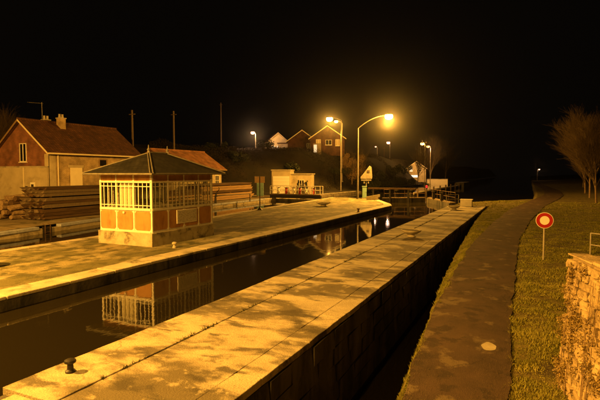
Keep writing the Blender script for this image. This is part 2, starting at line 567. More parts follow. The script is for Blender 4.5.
# --- quay (island between the two chambers)
QF = -14.1
poly = [(QF - 1.0, -15), (QF - 1.0, 54), (-16.2, 57.5), (-18.0, 61.5), (-19.8, 65.3), (-21.2, 67.6), (-22.6, 68.5), (-27.0, 68.5), (-26.6, 62), (-25.5, 46), (-24.1, 33), (-22.8, 20), (-22.3, -15)]
q = MB().prism(poly, -4, -0.012)
quay = kind(q.build('quay', QUAYM), 'structure')
MB().box(QF - 1.01, -15, -4, QF - 0.03, 54, -0.10).build('quay_wall', WETST, quay)
y = -12.0
while y < 53.6:
    L_ = random.uniform(1.7, 2.3)
    y1 = min(54, y + L_ - 0.015)
    jx = random.uniform(-.012, .012)
    MB().box(QF - 0.995, y, -0.11, QF + jx, y1, random.uniform(-.004, .01)).build('coping_stone', COPE, quay, bevel=0.025)
    y += L_
# curved end of the coping
ce = [(QF, 54.0), (-15.1, 57.0), (-17.0, 61.0), (-18.9, 65.0), (-20.4, 67.8), (-22.2, 69.3)]
ci = [(QF - 0.98, 54.0), (-16.15, 57.5), (-17.95, 61.5), (-19.75, 65.3), (-21.15, 67.6), (-22.55, 68.5)]
for k in range(5):
    for j in range(2):
        def at_(t, tab):
            return tuple(tab[k][m] + (tab[k + 1][m] - tab[k][m]) * t for m in (0, 1))
        a, b = at_(j / 2 + .004, ce), at_(j / 2 + .496, ce)
        c, d = at_(j / 2 + .496, ci), at_(j / 2 + .004, ci)
        MB().prism([a, b, c, d], -0.11, 0.004).build('coping_stone', COPE, quay, bevel=0.025)
wl = MB()
for (a, b) in zip(ce, ce[1:]):
    wl.quad((a[0] - .05, a[1] - .03, -4), (b[0] - .05, b[1] - .03, -4), (b[0] - .05, b[1] - .03, -0.10), (a[0] - .05, a[1] - .03, -0.10))
wl.build('quay_end_wall', WETST, quay)
# back edge kerb stones of the quay
bk = [(-22.3, -12), (-22.8, 20), (-24.1, 33), (-25.5, 46), (-26.6, 62), (-27.0, 68)]
for (a, b) in zip(bk, bk[1:]):
    n = max(1, int((Vector(b) - Vector(a)).length / 2.2))
    for k in range(n):
        t0, t1 = k / n, (k + 1) / n - 0.012 / n
        p0 = (a[0] + (b[0] - a[0]) * t0, a[1] + (b[1] - a[1]) * t0)
        p1 = (a[0] + (b[0] - a[0]) * t1, a[1] + (b[1] - a[1]) * t1)
        MB().prism([(p0[0] + .55, p0[1]), (p1[0] + .55, p1[1]), (p1[0] - .04, p1[1]), (p0[0] - .04, p0[1])], -0.4, 0.022).build('kerb_stone', COPE, quay, bevel=0.02)

# --- pier between the chamber and the spillway
PL, PR = -8.14, -4.25
pier = MB().box(PL + 0.05, -15, -4, PR - 0.08, 57.4, -0.125)
pier = kind(pier.build('lock_pier', WETST), 'structure')
def slab_row(x0, x1, ya, yb, length, nm, dz=0.0):
    y = ya
    while y < yb - 0.4:
        L_ = length * random.uniform(0.9, 1.1)
        y1 = min(yb, y + L_ - 0.012)
        n_ = max(3, int((y1 - y) / 0.22))
        ea, eb_ = [], []
        for k in range(n_ + 1):
            yy_ = y + (y1 - y) * k / n_
            ea.append((x0 + 0.004 + 0.016 * fbm(x0, yy_, 2.2) + random.uniform(-.004, .004), yy_))
            eb_.append((x1 - 0.004 + 0.016 * fbm(x1 + 5, yy_, 2.2) + random.uniform(-.004, .004), yy_))
        MB().prism([(a[0], a[1]) for a in eb_] + [(a[0], a[1]) for a in reversed(ea)], -0.14, dz + random.uniform(-.006, .006)).build(nm, CONC, pier, bevel=0.012)
        y += L_
slab_row(PL, -6.86, 5.1, 57.4, 4.6, 'slab')
slab_row(-6.835, -4.83, 5.1, 57.4, 5.4, 'slab')
slab_row(-4.822, PR, 5.1, 57.4, 2.1, 'coping_stone', 0.006)
slab_row(-7.75, -6.86, -12, 5.06, 4.6, 'slab', -0.02)
slab_row(-6.835, PR, -12, 5.06, 5.4, 'slab', -0.02)
# ashlar courses of the spillway face
stone_meshes = []
for k in range(4):
    b = MB().box(-0.10, 0, 0, 0.10, 1.0, 1.0)
    b.v = [(v[0] + (random.uniform(-.03, .03) if v[0] > 0 else 0), v[1], v[2]) for v in b.v]
    stone_meshes.append(b.mesh('stone', WETST))
for row in range(5):
    z0 = -0.15 - (row + 1) * 0.46
    y = 4.0 - (row % 2) * 0.5
    while y < 57:
        L_ = random.uniform(0.95, 1.5)
        o = bpy.data.objects.new('stone', uniq(stone_meshes))
        C.objects.link(o)
        o.parent = pier
        o.location = (PR - 0.10 + random.uniform(-.02, .015), y, z0)
        o.scale = (1, L_ - 0.03, 0.435)
        y += L_

# --- right bank with the towpath
XT = [(-20, -1.75), (7.7, -1.95), (12.2, -2.28), (18.5, -2.8), (26, -3.2), (37, -3.7), (50, -4.22), (56.8, -4.24), (57.4, -8.1), (62, -8.0), (64, -6.8), (76, 0.5), (95, 0.9), (600, 1.0)]
PLx = [(-20, -1.70), (7.7, -1.80), (11, -2.1), (17.1, -2.4), (24.9, -2.6), (36.6, -2.4), (52.3, -1.7), (70.3, 0.2), (90, 2.3), (112, 2.9), (132, 2.5), (170, 1.6), (240, 1.4)]
PRx = [(-20, -0.1), (8.5, -0.2), (12.2, -0.3), (19.9, -0.4), (29.1, -0.4), (40.1, 0.1), (60.4, 1.7), (77.6, 4.0), (90, 5.2), (112, 5.8), (150, 4.6), (180, 3.6), (240, 3.0)]
def hbank(x, y):
    d = x - lerp_tab(XT, y)
    pl, pr = lerp_tab(PLx, y), lerp_tab(PRx, y)
    off = max(pl - x, x - pr, 0)
    z = fbm(x, y, 0.9) * 0.05 * min(1, off / 0.4)
    z += 0.035 * min(1, off / 0.5) * (1 - sstep(0, 0.6, d) * 0)
    z -= 0.30 * (1 - sstep(0, 0.45, d)) * (off > 0.02)
    z += 0.05 * max(0, x - 6)
    return z
dsb = [0, .15, .3, .45, .6, .8, 1, 1.25, 1.5, 1.75, 2, 2.25, 2.5, 2.75, 3, 3.3, 3.6, 4, 4.5, 5, 5.5, 6, 7, 8, 9, 10, 12, 15, 20, 30, 50, 90, 160, 300]
ysb = [-20, -10, 0, 4] + [6 + .6 * k for k in range(90)] + list(range(60, 110, 2)) + list(range(110, 200, 8)) + [220, 260, 320, 420, 600]
ysb = sorted(set(list(ysb) + [56.8, 57.4]))
g = MB()
n0 = len(dsb) + 2
for y in ysb:
    xt = lerp_tab(XT, y)
    jit = fbm(0, y, 0.8) * 0.10
    g.v.append((xt + 0.55, y, -4.0))
    g.v.append((xt + 0.12 + jit, y, -0.9))
    for d in dsb:
        x = xt + d
        g.v.append((x + (jit if d < 0.2 else 0), y, hbank(x, y)))
for i in range(len(ysb) - 1):
    for k in range(n0 - 1):
        a = i * n0 + k
        g.f.append((a, a + 1, a + n0 + 1, a + n0))
kind(g.build('towpath_bank', SOIL, smooth=True), 'structure')
p = MB()
yp = [-15 + .5 * k for k in range(170)] + list(range(70, 235, 5))
for y in yp:
    a, b = lerp_tab(PLx, y), lerp_tab(PRx, y)
    ja, jb = fbm(1, y, 1.3) * 0.09, fbm(9, y, 1.3) * 0.09
    for t in (0, .25, .5, .75, 1):
        x = a + (b - a) * t + (ja if t == 0 else jb if t == 1 else 0)
        p.v.append((x, y, 0.045 + 0.03 * math.sin(math.pi * t)))
for i in range(len(yp) - 1):
    for k in range(4):
        a = i * 5 + k
        p.f.append((a, a + 1, a + 6, a + 5))
kind(p.build('towpath', ASPH, smooth=True), 'structure')
# manhole cover-like pale patch on the path
pt = MB()
n = 22
def zpath(x, y):
    a, b = lerp_tab(PLx, y), lerp_tab(PRx, y)
    t = max(0, min(1, (x - a) / (b - a)))
    k = min(3, int(t * 4))
    h = [0.045 + 0.03 * math.sin(math.pi * q / 4) for q in range(5)]
    return h[k] + (h[k + 1] - h[k]) * (t * 4 - k)
rim = [(-0.68 + (0.14 + .012 * math.sin(1.3 * k)) * math.cos(2 * math.pi * k / n), 10.62 + (0.26 + .015 * math.cos(.9 * k)) * math.sin(2 * math.pi * k / n)) for k in range(n)]
pt.v = [(-0.68, 10.62, zpath(-0.68, 10.62) + .004)] + [(x, y, zpath(x, y) + .004) for x, y in rim]
pt.f = [(0, 1 + k, 1 + (k + 1) % n) for k in range(n)]
tag(pt.build('path_patch', PLANTM), 'small pale oval repair patch on the dark towpath', 'patch')

# grass blades on the bank: nobody could count them
def blades(name, region, count, hmin, hmax, m):
    b = MB()
    tries = 0
    while len(b.f) < count and tries < count * 12:
        tries += 1
        x, y = region()
        if x is None:
            continue
        z = hbank(x, y) - 0.01
        h = random.uniform(hmin, hmax) * (0.25 + 0.9 * max(0, 0.5 + fbm(x, y, 1.7)) + 0.9 * max(0, fbm(x + 40, y, 0.55)))
        t = random.uniform(0, 6.283)
        wdt = random.uniform(0.005, 0.012) * (1 + y * 0.03)
        lean = random.uniform(0.1, 0.9) * h
        t2 = random.uniform(0, 6.283)
        i = len(b.v)
        b.v += [(x - wdt * math.cos(t), y - wdt * math.sin(t), z), (x + wdt * math.cos(t), y + wdt * math.sin(t), z), (x + lean * math.cos(t2), y + lean * math.sin(t2), z + h)]
        b.f.append((i, i + 1, i + 2))
    return kind(b.build(name, m), 'stuff')
def reg_right():
    y = 6.5 + 62 * random.random() ** 1.9
    pr = lerp_tab(PRx, y)
    x = pr - 0.06 + random.random() * (2.0 + y * 0.14)
    if y < 9.6 and x > 0.62:
        return None, None
    return x, y
def reg_left():
    y = 7.5 + 62 * random.random() ** 1.5
    a, b = lerp_tab(XT, y), lerp_tab(PLx, y)
    x = a - 0.02 + random.random() * max(0.05, b + 0.10 - a)
    return x, y
o = blades('grass', reg_right, 150000, 0.03, 0.085, GRASSB)
o['label'] = 'short rough grass on the verge right of the towpath'; o['category'] = 'grass'
o = blades('grass', reg_left, 60000, 0.03, 0.08, GRASSB)
o['label'] = 'short grass strip between the towpath and the spillway'; o['category'] = 'grass'

# weeds in the long joint of the pier
wd = MB()
for k in range(2600):
    y = 5.3 + 45 * random.random()
    if fbm(4, y, 0.9) < 0.02:
        continue
    x = -6.848 + random.gauss(0, 0.025)
    h = random.uniform(0.02, 0.08)
    t = random.uniform(0, 6.28)
    i = len(wd.v)
    wd.v += [(x - .012 * math.cos(t), y - .012 * math.sin(t), -0.01), (x + .012 * math.cos(t), y + .012 * math.sin(t), -0.01), (x + random.gauss(0, .04), y + random.gauss(0, .04), h)]
    wd.f.append((i, i + 1, i + 2))
o = kind(wd.build('weeds', WEED), 'stuff')
o['label'] = 'small weeds growing in the long joint of the lock pier'; o['category'] = 'weeds'

# ================================================================== STREET LAMPS
def point(name, loc, power, col, parent, rad=0.12, spot=None):
    l = bpy.data.lights.new(name, 'SPOT' if spot else 'POINT')
    l.energy = power
    l.color = col
    l.shadow_soft_size = rad
    if spot:
        l.spot_size = R(spot)
        l.spot_blend = 0.35
    o = bpy.data.objects.new(name, l)
    C.objects.link(o)
    o.location = loc
    o.parent = parent
    return o

def street_lamp(label, base, height, arm_to, power, col=SODIUM, lens=E_SOD, pole_mat=GALV, r0=0.11, r1=0.06, lens_r=0.24, arm_rise=1.5, group=None, spot=None, aim=None):
    """a column with a curved arm; arm_to = horizontal offset of the head from the column"""
    t = thing('street_lamp', label, 'street lamp', base, 0, group)
    ax, ay = arm_to
    hh = height - arm_rise
    MB().tube([(0, 0, 0), (0, 0, 1.2), (0, 0, 1.25), (0, 0, hh)], [r0 * 1.3, r0 * 1.25, r0, r1], 12).build('pole', pole_mat, t, smooth=True)
    MB().box(-.2, -.2, -0.3, .2, .2, 0.05).build('foot', PLANTM, t)
    pts = []
    for k in range(11):
        u = k / 10
        pts.append((ax * u, ay * u, hh - 0.02 + arm_rise * (1 - (1 - u) ** 2) * 0.97))
    MB().tube(pts, [r1 * (1 - 0.35 * k / 10) for k in range(11)], 8).build('arm', pole_mat, t, smooth=True)
    z = height
    d = Vector((ax, ay, 0))
    d = d.normalized() if d.length > 0 else Vector((1, 0, 0))
    s = lens_r / 0.24
    hd = MB().lathe([(0.05, 0.20), (0.16, 0.17), (0.27, 0.08), (0.29, 0.0), (0.28, -0.02)][::-1], (0, 0, 0), 16)
    hd.v = [(x * 1.15 * s, yv * 0.9 * s, zv * s * .55) for x, yv, zv in hd.v]
    ang = math.atan2(d.y, d.x)
    h = hd.build('head', DARKM, t, smooth=True)
    h.location = (ax + d.x * 0.25, ay + d.y * 0.25, z)
    h.rotation_euler = (0, 0, ang)
    ln = MB().lathe([(0.22, -0.0), (0.265, -0.09), (0.27, -0.18), (0.23, -0.29), (0.14, -0.37), (0.03, -0.40)], (0, 0, -0.02), 18)
    ln.v = [(x * 1.25 * s, yv * 0.95 * s, zv * s) for x, yv, zv in ln.v]
    l = ln.build('lens', lens, h, smooth=True)
    if power:
        lo_ = point('lamp_light', (0, 0, -0.56 * s), power, col, h, 0.12 * s, spot)
        if aim is not None:
            lo_.rotation_euler = (R(aim[0]), 0, aim[1] - ang)
    return t

L1 = street_lamp('tall street lamp on the left quay outside the picture edge', (-18.4, 0.6, 0), 12.0, (1.0, 0.4), P_QUAY)
L2 = street_lamp('street lamp on the pier behind the viewpoint', (-5.7, -4.2, 0), 10.0, (0.8, 0.3), P_BRIDGE)
L3 = street_lamp('added lamp outside the left picture edge to brighten the house front', (-31.5, 7.5, 0.05), 9.0, (1.0, 0.2), P_YARD_FILL)  # unseen lamp added to lift the dim facade and timber
MAST = street_lamp('tall grey mast with curved arm and brightest orange lamp on the quay', (-22.0, 65.2, 0), 11.75, (4.1, 0.2), P_MAST, arm_rise=1.7, r0=0.14, r1=0.085, lens_r=0.40, pole_mat=DARKPOLE)


# ================================================================== PAVILION (glazed lock-keeper's kiosk)
PX0, PX1, PY0, PY1 = -20.6, -17.0, 18.4, 23.5
pav = thing('pavilion', 'glazed octroi-style kiosk with orange panels and slate hipped roof on the quay', 'kiosk', (-18.8, 20.95, 0))
pav['label'] = 'glazed kiosk with orange panels, white bars and slate hipped roof'
cx, cy = -18.8, 20.95
hx, hy = (PX1 - PX0) / 2, (PY1 - PY0) / 2
T = 0.12
pl = MB()
pl.box(-hx - .06, -hy - .06, -0.05, hx + .06, -hy + .2, 0.67)
pl.box(-hx - .06, hy - .2, -0.05, hx + .06, hy + .06, 0.67)
pl.box(-hx - .06, -hy + .2, -0.05, -hx + .2, hy - .2, 0.67)
pl.box(hx - .2, -hy + .2, -0.05, hx + .06, hy - .2, 0.67)
pl.build('plinth', PLINTH, pav, bevel=0.015)
MB().box(-hx + .2, -hy + .2, -0.05, hx - .2, hy - .2, 0.5).build('floor', FLOORI, pav)
ZR, ZH, ZT = 1.86, 3.20, 3.62
def pav_side(org, d, nb, bay, skip_curtain=True):
    """one wall: org = start corner on the outer face, d = unit vector along; outward normal is d rotated clockwise"""
    d = Vector((d[0], d[1], 0))
    n = Vector((d.y, -d.x, 0))
    def P(u, w, z):
        p = Vector((org[0], org[1], 0)) + d * u + n * w
        return (p.x, p.y, z)
    def bx(mb, u0, u1, w0, w1, z0, z1):
        i = len(mb.v)
        mb.v += [P(u0, w0, z0), P(u1, w0, z0), P(u1, w1, z0), P(u0, w1, z0), P(u0, w0, z1), P(u1, w0, z1), P(u1, w1, z1), P(u0, w1, z1)]
        for q in ((0, 1, 2, 3), (7, 6, 5, 4), (4, 5, 1, 0), (5, 6, 2, 1), (6, 7, 3, 2), (7, 4, 0, 3)):
            mb.f.append(tuple(i + k for k in q))
        return mb
    Lw = nb * bay
    for k in range(1, nb):
        bx(MB(), k * bay - .04, k * bay + .04, -0.10, -0.012, 0.67, ZT).build('mullion', WHITEP, pav, bevel=0.008)
    bx(MB(), 0.06, Lw - .06, -0.09, 0.03, ZR - .07, ZR + .05).build('rail', WHITEP, pav, bevel=0.008)
    bx(MB(), 0.06, Lw - .06, -0.09, 0.025, ZH, ZH + .08).build('rail', WHITEP, pav, bevel=0.008)
    bx(MB(), 0.06, Lw - .06, -0.09, 0.025, 0.67, 0.74).build('rail', WHITEP, pav, bevel=0.008)
    bx(MB(), 0.0, Lw, -0.09, 0.04, ZT, ZT + .10).build('wall_plate', WHITEP, pav)
    for k in range(nb):
        u0, u1 = k * bay + .04, (k + 1) * bay - .04
        # panel with clipped corners
        a, b_, c0, c1, r = u0 + .035, u1 - .035, 0.785, ZR - .115, 0.09
        out = [(a + r, c0), (b_ - r, c0), (b_, c0 + r), (b_, c1 - r), (b_ - r, c1), (a + r, c1), (a, c1 - r), (a, c0 + r)]
        mb = MB()
        mb.v = [P(u, -0.02, z) for u, z in out] + [P(u, -0.06, z) for u, z in out]
        mb.f = [tuple(range(8))] + [(q, q + 8, (q + 1) % 8 + 8, (q + 1) % 8) for q in range(8)]
        mb.build('panel', ORANGE, pav)
        bx(MB(), u0, u1, -0.085, -0.045, 0.74, ZR - .07).build('panel_frame', WHITEP, pav)
        bx(MB(), u0, u1, -0.07, -0.03, ZH + .08, ZT).build('frieze_panel', ORANGE, pav)
        wf = MB()
        bx(wf, u0, u1, -0.052, -0.026, ZR + .17, ZR + .205)
        bx(wf, u0, u1, -0.052, -0.026, ZH - .20, ZH - .165)
        for j in (1, 2, 3):
            u = u0 + (u1 - u0) * j / 4
            bx(wf, u - .018, u + .018, -0.050, -0.028, ZR + .05, ZH)
        win = wf.build('window', WHITEP, pav)
        pm = MB()
        pm.quad(P(u0, -0.04, ZR + .05), P(u1, -0.04, ZR + .05), P(u1, -0.04, ZH), P(u0, -0.04, ZH))
        pm.build('pane', GLASS, win)
for sx in (-1, 1):
    for sy in (-1, 1):
        MB().box(sx * hx - (.11 if sx > 0 else -.02) , sy * hy - (.11 if sy > 0 else -.02), 0.67, sx * hx + (.02 if sx > 0 else .11) , sy * hy + (.02 if sy > 0 else .11), ZT).build('corner_post', WHITEP, pav, bevel=0.008)
pav_side((-hx, -hy), (1, 0), 3, 1.2)
pav_side((hx, -hy), (0, 1), 4, 1.275)
pav_side((hx, hy), (-1, 0), 3, 1.2)
pav_side((-hx, hy), (0, -1), 4, 1.275)
# curtain hung inside the middle bay of the near wall
cm = MB()
n = 36
for k in range(n + 1):
    u = -0.56 + 1.12 * k / n
    w_ = 0.03 * math.sin(k * 1.4)
    cm.v += [(u, -hy + .22 + w_, 1.7), (u, -hy + .22 + w_, 3.3)]
for k in range(n):
    cm.f.append((2 * k, 2 * k + 2, 2 * k + 3, 2 * k + 1))
cm.build('curtain', CURTAIN, pav, smooth=True)
nbd = MB().box(hx + .035, -0.72, 0.98, hx + .07, 0.98, 1.72).build('notice_board', WHITEP, pav, bevel=0.01)
MB().box(hx + .0705, -0.66, 1.03, hx + .074, 0.92, 1.67).build('notice', NOTICE, nbd)
sl = MB().box(-0.10, -hy - .05, 1.62, 0.02, -hy - .02, 1.72).build('sign_plate', WHITEP, pav)
# roof
e, zr0, zr1 = 0.55, 3.70, 4.80
ax_, ay_ = hx + e, hy + e
rl = ay_ - ax_ 
rf = MB()
rf.v = [(-ax_, -ay_, zr0), (ax_, -ay_, zr0), (ax_, ay_, zr0), (-ax_, ay_, zr0), (0, -rl, zr1), (0, rl, zr1)]
rf.f = [(0, 1, 4), (1, 2, 5, 4), (2, 3, 5), (3, 0, 4, 5)]
rf.v += [(x, y, z - 0.07) for x, y, z in rf.v[:4]]
rf.f += [(0, 6, 7, 1), (1, 7, 8, 2), (2, 8, 9, 3), (3, 9, 6, 0), (9, 8, 7, 6)]
roof = rf.build('roof', SLATE, pav, uv=wall_uv)
for (a, b) in (((ax_, -ay_), -rl), ((-ax_, -ay_), -rl), ((ax_, ay_), rl), ((-ax_, ay_), rl)):
    p0, p1 = Vector((a[0], a[1], zr0 + .01)), Vector((0, b, zr1 + .01))
    side = (p1 - p0).cross(Vector((0, 0, 1))).normalized()
    for s in (-1, 1):
        MB().tube([p0 + side * s * .07, p1 + side * s * .05], 0.035, 6).build('hip_strip', LEAD, roof)
MB().tube([(0, -rl, zr1 + .02), (0, rl, zr1 + .02)], 0.06, 8).build('ridge_cap', LEAD, roof)
for s in (-1, 1):
    MB().lathe([(0.07, 0), (0.05, .1), (0.09, .16), (0.03, .24), (0.012, .42)], (0, s * rl, zr1 + .02), 10).build('finial', LEAD, roof, smooth=True)
gt = MB()
gt.tube([(-ax_, -ay_, zr0 - .05), (ax_, -ay_, zr0 - .05), (ax_, ay_, zr0 - .05)], 0.045, 8)
gt.build('gutter', LEAD, roof)

# small furniture seen inside and by the kiosk
tag(MB().lathe([(0.10, 0), (0.10, .06), (0.065, .10), (0.065, .16), (0.12, .20), (0.12, .26), (0.06, .30)], (-15.75, 18.6, 0), 14).build('mooring_bollard', PLANTM, smooth=True), 'tiny pale bollard on the coping in front of the kiosk', 'bollard', 'mooring bollards')

# ================================================================== BOLLARDS AND PLANTERS
def bollard(label, x, y, s=1.0, m=IRON):
    t = thing('mooring_bollard', label, 'bollard', (x, y, 0), 0, 'mooring bollards')
    MB().lathe([(.15 * s, 0), (.15 * s, .03), (.095 * s, .06), (.085 * s, .26 * s)], (0, 0, 0), 18).build('post', m, t, smooth=True)
    MB().lathe([(.09 * s, .255 * s), (.16 * s, .29 * s), (.175 * s, .33 * s), (.16 * s, .37 * s), (.10 * s, .40 * s), (.03, .41 * s)], (0, 0, 0), 18).build('cap', m, t, smooth=True)
    return t
bollard('black mushroom-headed bollard on the near end of the pier', -7.62, 6.05, .62, DARKM)
bollard('small dark bollard on the quay edge opposite the bowl planter', -14.6, 43.5, .9)
def planter(label, x, y, s=1.0, m=PLANTM, zs=.85):
    t = thing('bowl_planter', label, 'planter', (x, y, 0), 0, 'bowl planters on the lock walls')
    t.scale = (1, 1, zs)
    MB().lathe([(.34 * s, 0), (.36 * s, .06 * s), (.27 * s, .16 * s), (.30 * s, .24 * s)], (0, 0, 0), 24).build('foot', m, t, smooth=True)
    MB().lathe([(.30 * s, .24 * s), (.55 * s, .36 * s), (.80 * s, .56 * s), (.86 * s, .68 * s), (.86 * s, .72 * s), (.78 * s, .72 * s), (.74 * s, .66 * s)], (0, 0, 0), 24).build('bowl', m, t, smooth=True)
    MB().lathe([(.74 * s, .60 * s), (.70 * s, .655 * s), (.3 * s, .69 * s), (.05, .70 * s)], (0, 0, 0), 16).build('soil', FLOWER, t, smooth=True)
    return t
planter('pale round bowl planter halfway along the pier', -6.1, 27.8, .68)
planter('bowl planter at the far end of the pier beside a white box', -6.75, 50.2, .70, PLINTH)
planter('wide bowl planter on the far part of the quay', -20.7, 49.5, .98, PLINTH, .62)
planter('dark bowl planter cut off by the left edge of the picture', -19.35, 11.4, .8, DARKI)
wb = thing('valve_box', 'white box standing on the far end of the pier', 'box', (-6.2, 55.8, 0))
MB().box(-.6, -.4, 0, .6, .4, .72).build('body', WHITEP, wb, bevel=.02)
MB().box(-.66, -.46, .72, .66, .46, .80).build('lid', WHITEP, wb, bevel=.02)
wb = thing('valve_box', 'low pale box with sloping lid on the quay end beside the tall mast', 'box', (-19.5, 64.4, 0))
MB().prism([(-.8, -.5), (.8, -.5), (.8, .5), (-.8, .5)], 0, .35).build('body', PLANTM, wb, bevel=.02)
m_ = MB()
m_.v = [(-.85, -.55, .35), (.85, -.55, .35), (.85, .55, .35), (-.85, .55, .35), (-.85, -.55, .42), (.85, -.55, .75), (.85, .55, .75), (-.85, .55, .42)]
m_.f = [(3, 2, 1, 0), (4, 5, 6, 7), (0, 1, 5, 4), (1, 2, 6, 5), (2, 3, 7, 6), (3, 0, 4, 7)]
m_.build('lid', PLANTM, wb, bevel=.02)

# ================================================================== ROAD SIGN
sg = thing('road_sign', 'round white sign with red rim on a pale post beside the towpath', 'road sign', (0.62, 22.5, 0), R(4))
MB().tube([(0, 0, -.2), (0, 0, 2.0)], 0.035, 10).build('post', SIGNP, sg, smooth=True)
def disc(r0, r1, y0, y1, n=40):
    mb = MB()
    for (y, rr) in ((y0, None), (y1, None)):
        for k in range(n):
            t = 2 * math.pi * k / n
            mb.v.append((r1 * math.cos(t), y, r1 * math.sin(t)))
        for k in range(n):
            t = 2 * math.pi * k / n
            mb.v.append((r0 * math.cos(t), y, r0 * math.sin(t)))
    for k in range(n):
        k1 = (k + 1) % n
        mb.f += [(k, k1, n + k1, n + k), (2 * n + k1, 2 * n + k, 3 * n + k, 3 * n + k1), (k1, k, 2 * n + k, 2 * n + k1), (n + k, n + k1, 3 * n + k1, 3 * n + k)]
    return mb
for nm, r0, r1, y0, y1, m in (('plate', 0.001, .335, -.062, -.05, SIGNW), ('red_rim', .185, .315, -.068, -.0635, SIGNR), ('backing', .001, .33, -.045, -.036, GALV)):
    o = disc(r0, r1, y0, y1).build(nm, m, sg)
    o.location = (0, 0, 1.72)

# ================================================================== RUBBLE WALL WITH IVY (right, near)
rw = thing('rubble_wall', 'rough ivy-grown rubble wall at the right edge below the coping', 'wall', (0.5, 9.2, 0))
A, Bq = Vector((0, 0)), Vector((1.9, -6.6))
dirw = (Bq - A).normalized()
nrm = Vector((dirw.y, -dirw.x))      # towards the path
if nrm.x > 0:
    nrm = -nrm
Lw = (Bq - A).length
core = MB()
def wp(u, w_, z):
    q = A + dirw * u + nrm * (w_ - 0.06 * (z - 0))
    return (q.x, q.y, z)
def wbox(mb, u0, u1, w0, w1, z0, z1):
    i = len(mb.v)
    mb.v += [wp(u0, w0, z0), wp(u1, w0, z0), wp(u1, w1, z0), wp(u0, w1, z0), wp(u0, w0, z1), wp(u1, w0, z1), wp(u1, w1, z1), wp(u0, w1, z1)]
    for q in ((3, 2, 1, 0), (4, 5, 6, 7), (0, 1, 5, 4), (1, 2, 6, 5), (2, 3, 7, 6), (3, 0, 4, 7)):
        mb.f.append(tuple(i + k for k in q))
    return mb
wbox(core, 0.05, Lw, -0.5, -0.06, -.2, 2.32).build('core', MORTAR, rw)
random.seed(21)
# three rough stone shapes shared by all the stones
rub = []
for k in range(6):
    bm = bmesh.new()
    bmesh.ops.create_icosphere(bm, subdivisions=2, radius=0.5)
    for v in bm.verts:
        c = v.co
        v.co = Vector((max(-.40, min(.40, c.x * 1.6)), max(-.36, min(.36, c.y * 1.6)), max(-.40, min(.40, c.z * 1.6))))
        v.co *= 1 + 0.34 * noise.noise(v.co * 4.5 + Vector((k * 7, 0, 0)))
    me = bpy.data.meshes.new('stone')
    bm.to_mesh(me)
    bm.free()
    me.materials.append(RUBBLE)
    rub.append(me)
z = -0.05
while z < 2.25:
    hgt = random.uniform(0.10, 0.17)
    u = random.uniform(0, .1)
    while u < 4.6:
        ln = random.uniform(0.12, 0.34)
        o = bpy.data.objects.new('stone', random.choice(rub))
        C.objects.link(o)
        o.parent = rw
        p_ = wp(u + ln / 2, -0.10 + random.uniform(-.02, .035), z + hgt / 2)
        o.location = p_
        o.rotation_euler = (random.uniform(-.1, .1), random.uniform(-.1, .1), math.atan2(dirw.y, dirw.x) + random.uniform(-.08, .08))
        o.scale = (ln * 1.15, 0.26, hgt * 1.15)
        u += ln
    z += hgt
for k in range(7):
    wbox(MB(), k * .95, k * .95 + .93, -0.30, 0.015, 2.32, 2.365 + random.uniform(-.02, .02)).build('coping_slab', RUBBLE, rw, bevel=.02)
# earth behind the wall
eb = MB()
for u in (0.05, 1.5, 3, 5, 6.8):
    for (w_, z_) in ((-0.5, 2.28), (-0.9, 2.1), (-1.6, 1.6), (-3.2, .6), (-4.6, -.1)):
        q = A + dirw * u + nrm * w_
        eb.v.append((q.x + .5, q.y + 9.2 - 0.25, z_ + fbm(u, w_, 1.1) * .08))
for i in range(4):
    for k in range(4):
        a = i * 5 + k
        eb.f.append((a, a + 1, a + 6, a + 5))
q = len(eb.v)
kind(eb.build('embankment', SOIL, smooth=True), 'structure')
# ivy on the wall
def leaf_cloud(centers, count, size, spread, flat=None, seed=1):
    rnd = random.Random(seed)
    mb = MB()
    for k in range(count):
        c, rad = rnd.choice(centers)
        v = Vector((rnd.gauss(0, 1), rnd.gauss(0, 1), rnd.gauss(0, 1))).normalized() * rad * rnd.random() ** 0.4 * spread
        p_ = Vector(c) + v
        s = size * rnd.uniform(.6, 1.4)
        a = Vector((rnd.gauss(0, 1), rnd.gauss(0, 1), rnd.gauss(0, 1))).normalized()
        b = a.orthogonal().normalized()
        b = (b + a.cross(b) * rnd.uniform(-1, 1)).normalized()
        i = len(mb.v)
        mb.v += [tuple(p_ - a * s), tuple(p_ + b * s * .6), tuple(p_ + a * s), tuple(p_ - b * s * .6)]
        mb.f.append((i, i + 1, i + 2, i + 3))
    return mb
iv = thing('ivy', 'dry ivy clumps hanging over the rubble wall', 'ivy', (0.5, 9.2, 0))
cs = []
rr = random.Random(5)
for k in range(230):
    u = rr.uniform(-0.02, 4.6)
    zz = rr.uniform(0.0, 2.22)
    if fbm(u * 1.0, zz * .7, 1.3) < -0.05:
        continue
    cs.append((wp(u, .02, zz), rr.uniform(.06, .17)))
leaf_cloud(cs, 13000, .017, 1.0, seed=3).build('foliage', IVY, iv)
st = MB()
for k in range(22):
    u = rr.uniform(0.1, 4.2)
    st.tube([wp(u + rr.uniform(-.02, .02) * j, .035, j * .42) for j in range(6)], [.009 - .001 * j for j in range(6)], 4)
st.build('stems', BARK, iv)

# hand rail beyond the wall
hr = thing('handrail', 'pale tubular handrail on the grass at the right edge', 'railing', (2.45, 23.9, 0), 0)
for k in range(4):
    MB().tube([(k * .62, k * .42 * -1.4, -.2), (k * .62, k * .42 * -1.4, 1.12)], .028, 8).build('post', SIGNP, hr)
for z_ in (1.12, .62):
    MB().tube([(0, 0, z_), (1.86, -1.76, z_)], .028, 8).build('rail', SIGNP, hr)

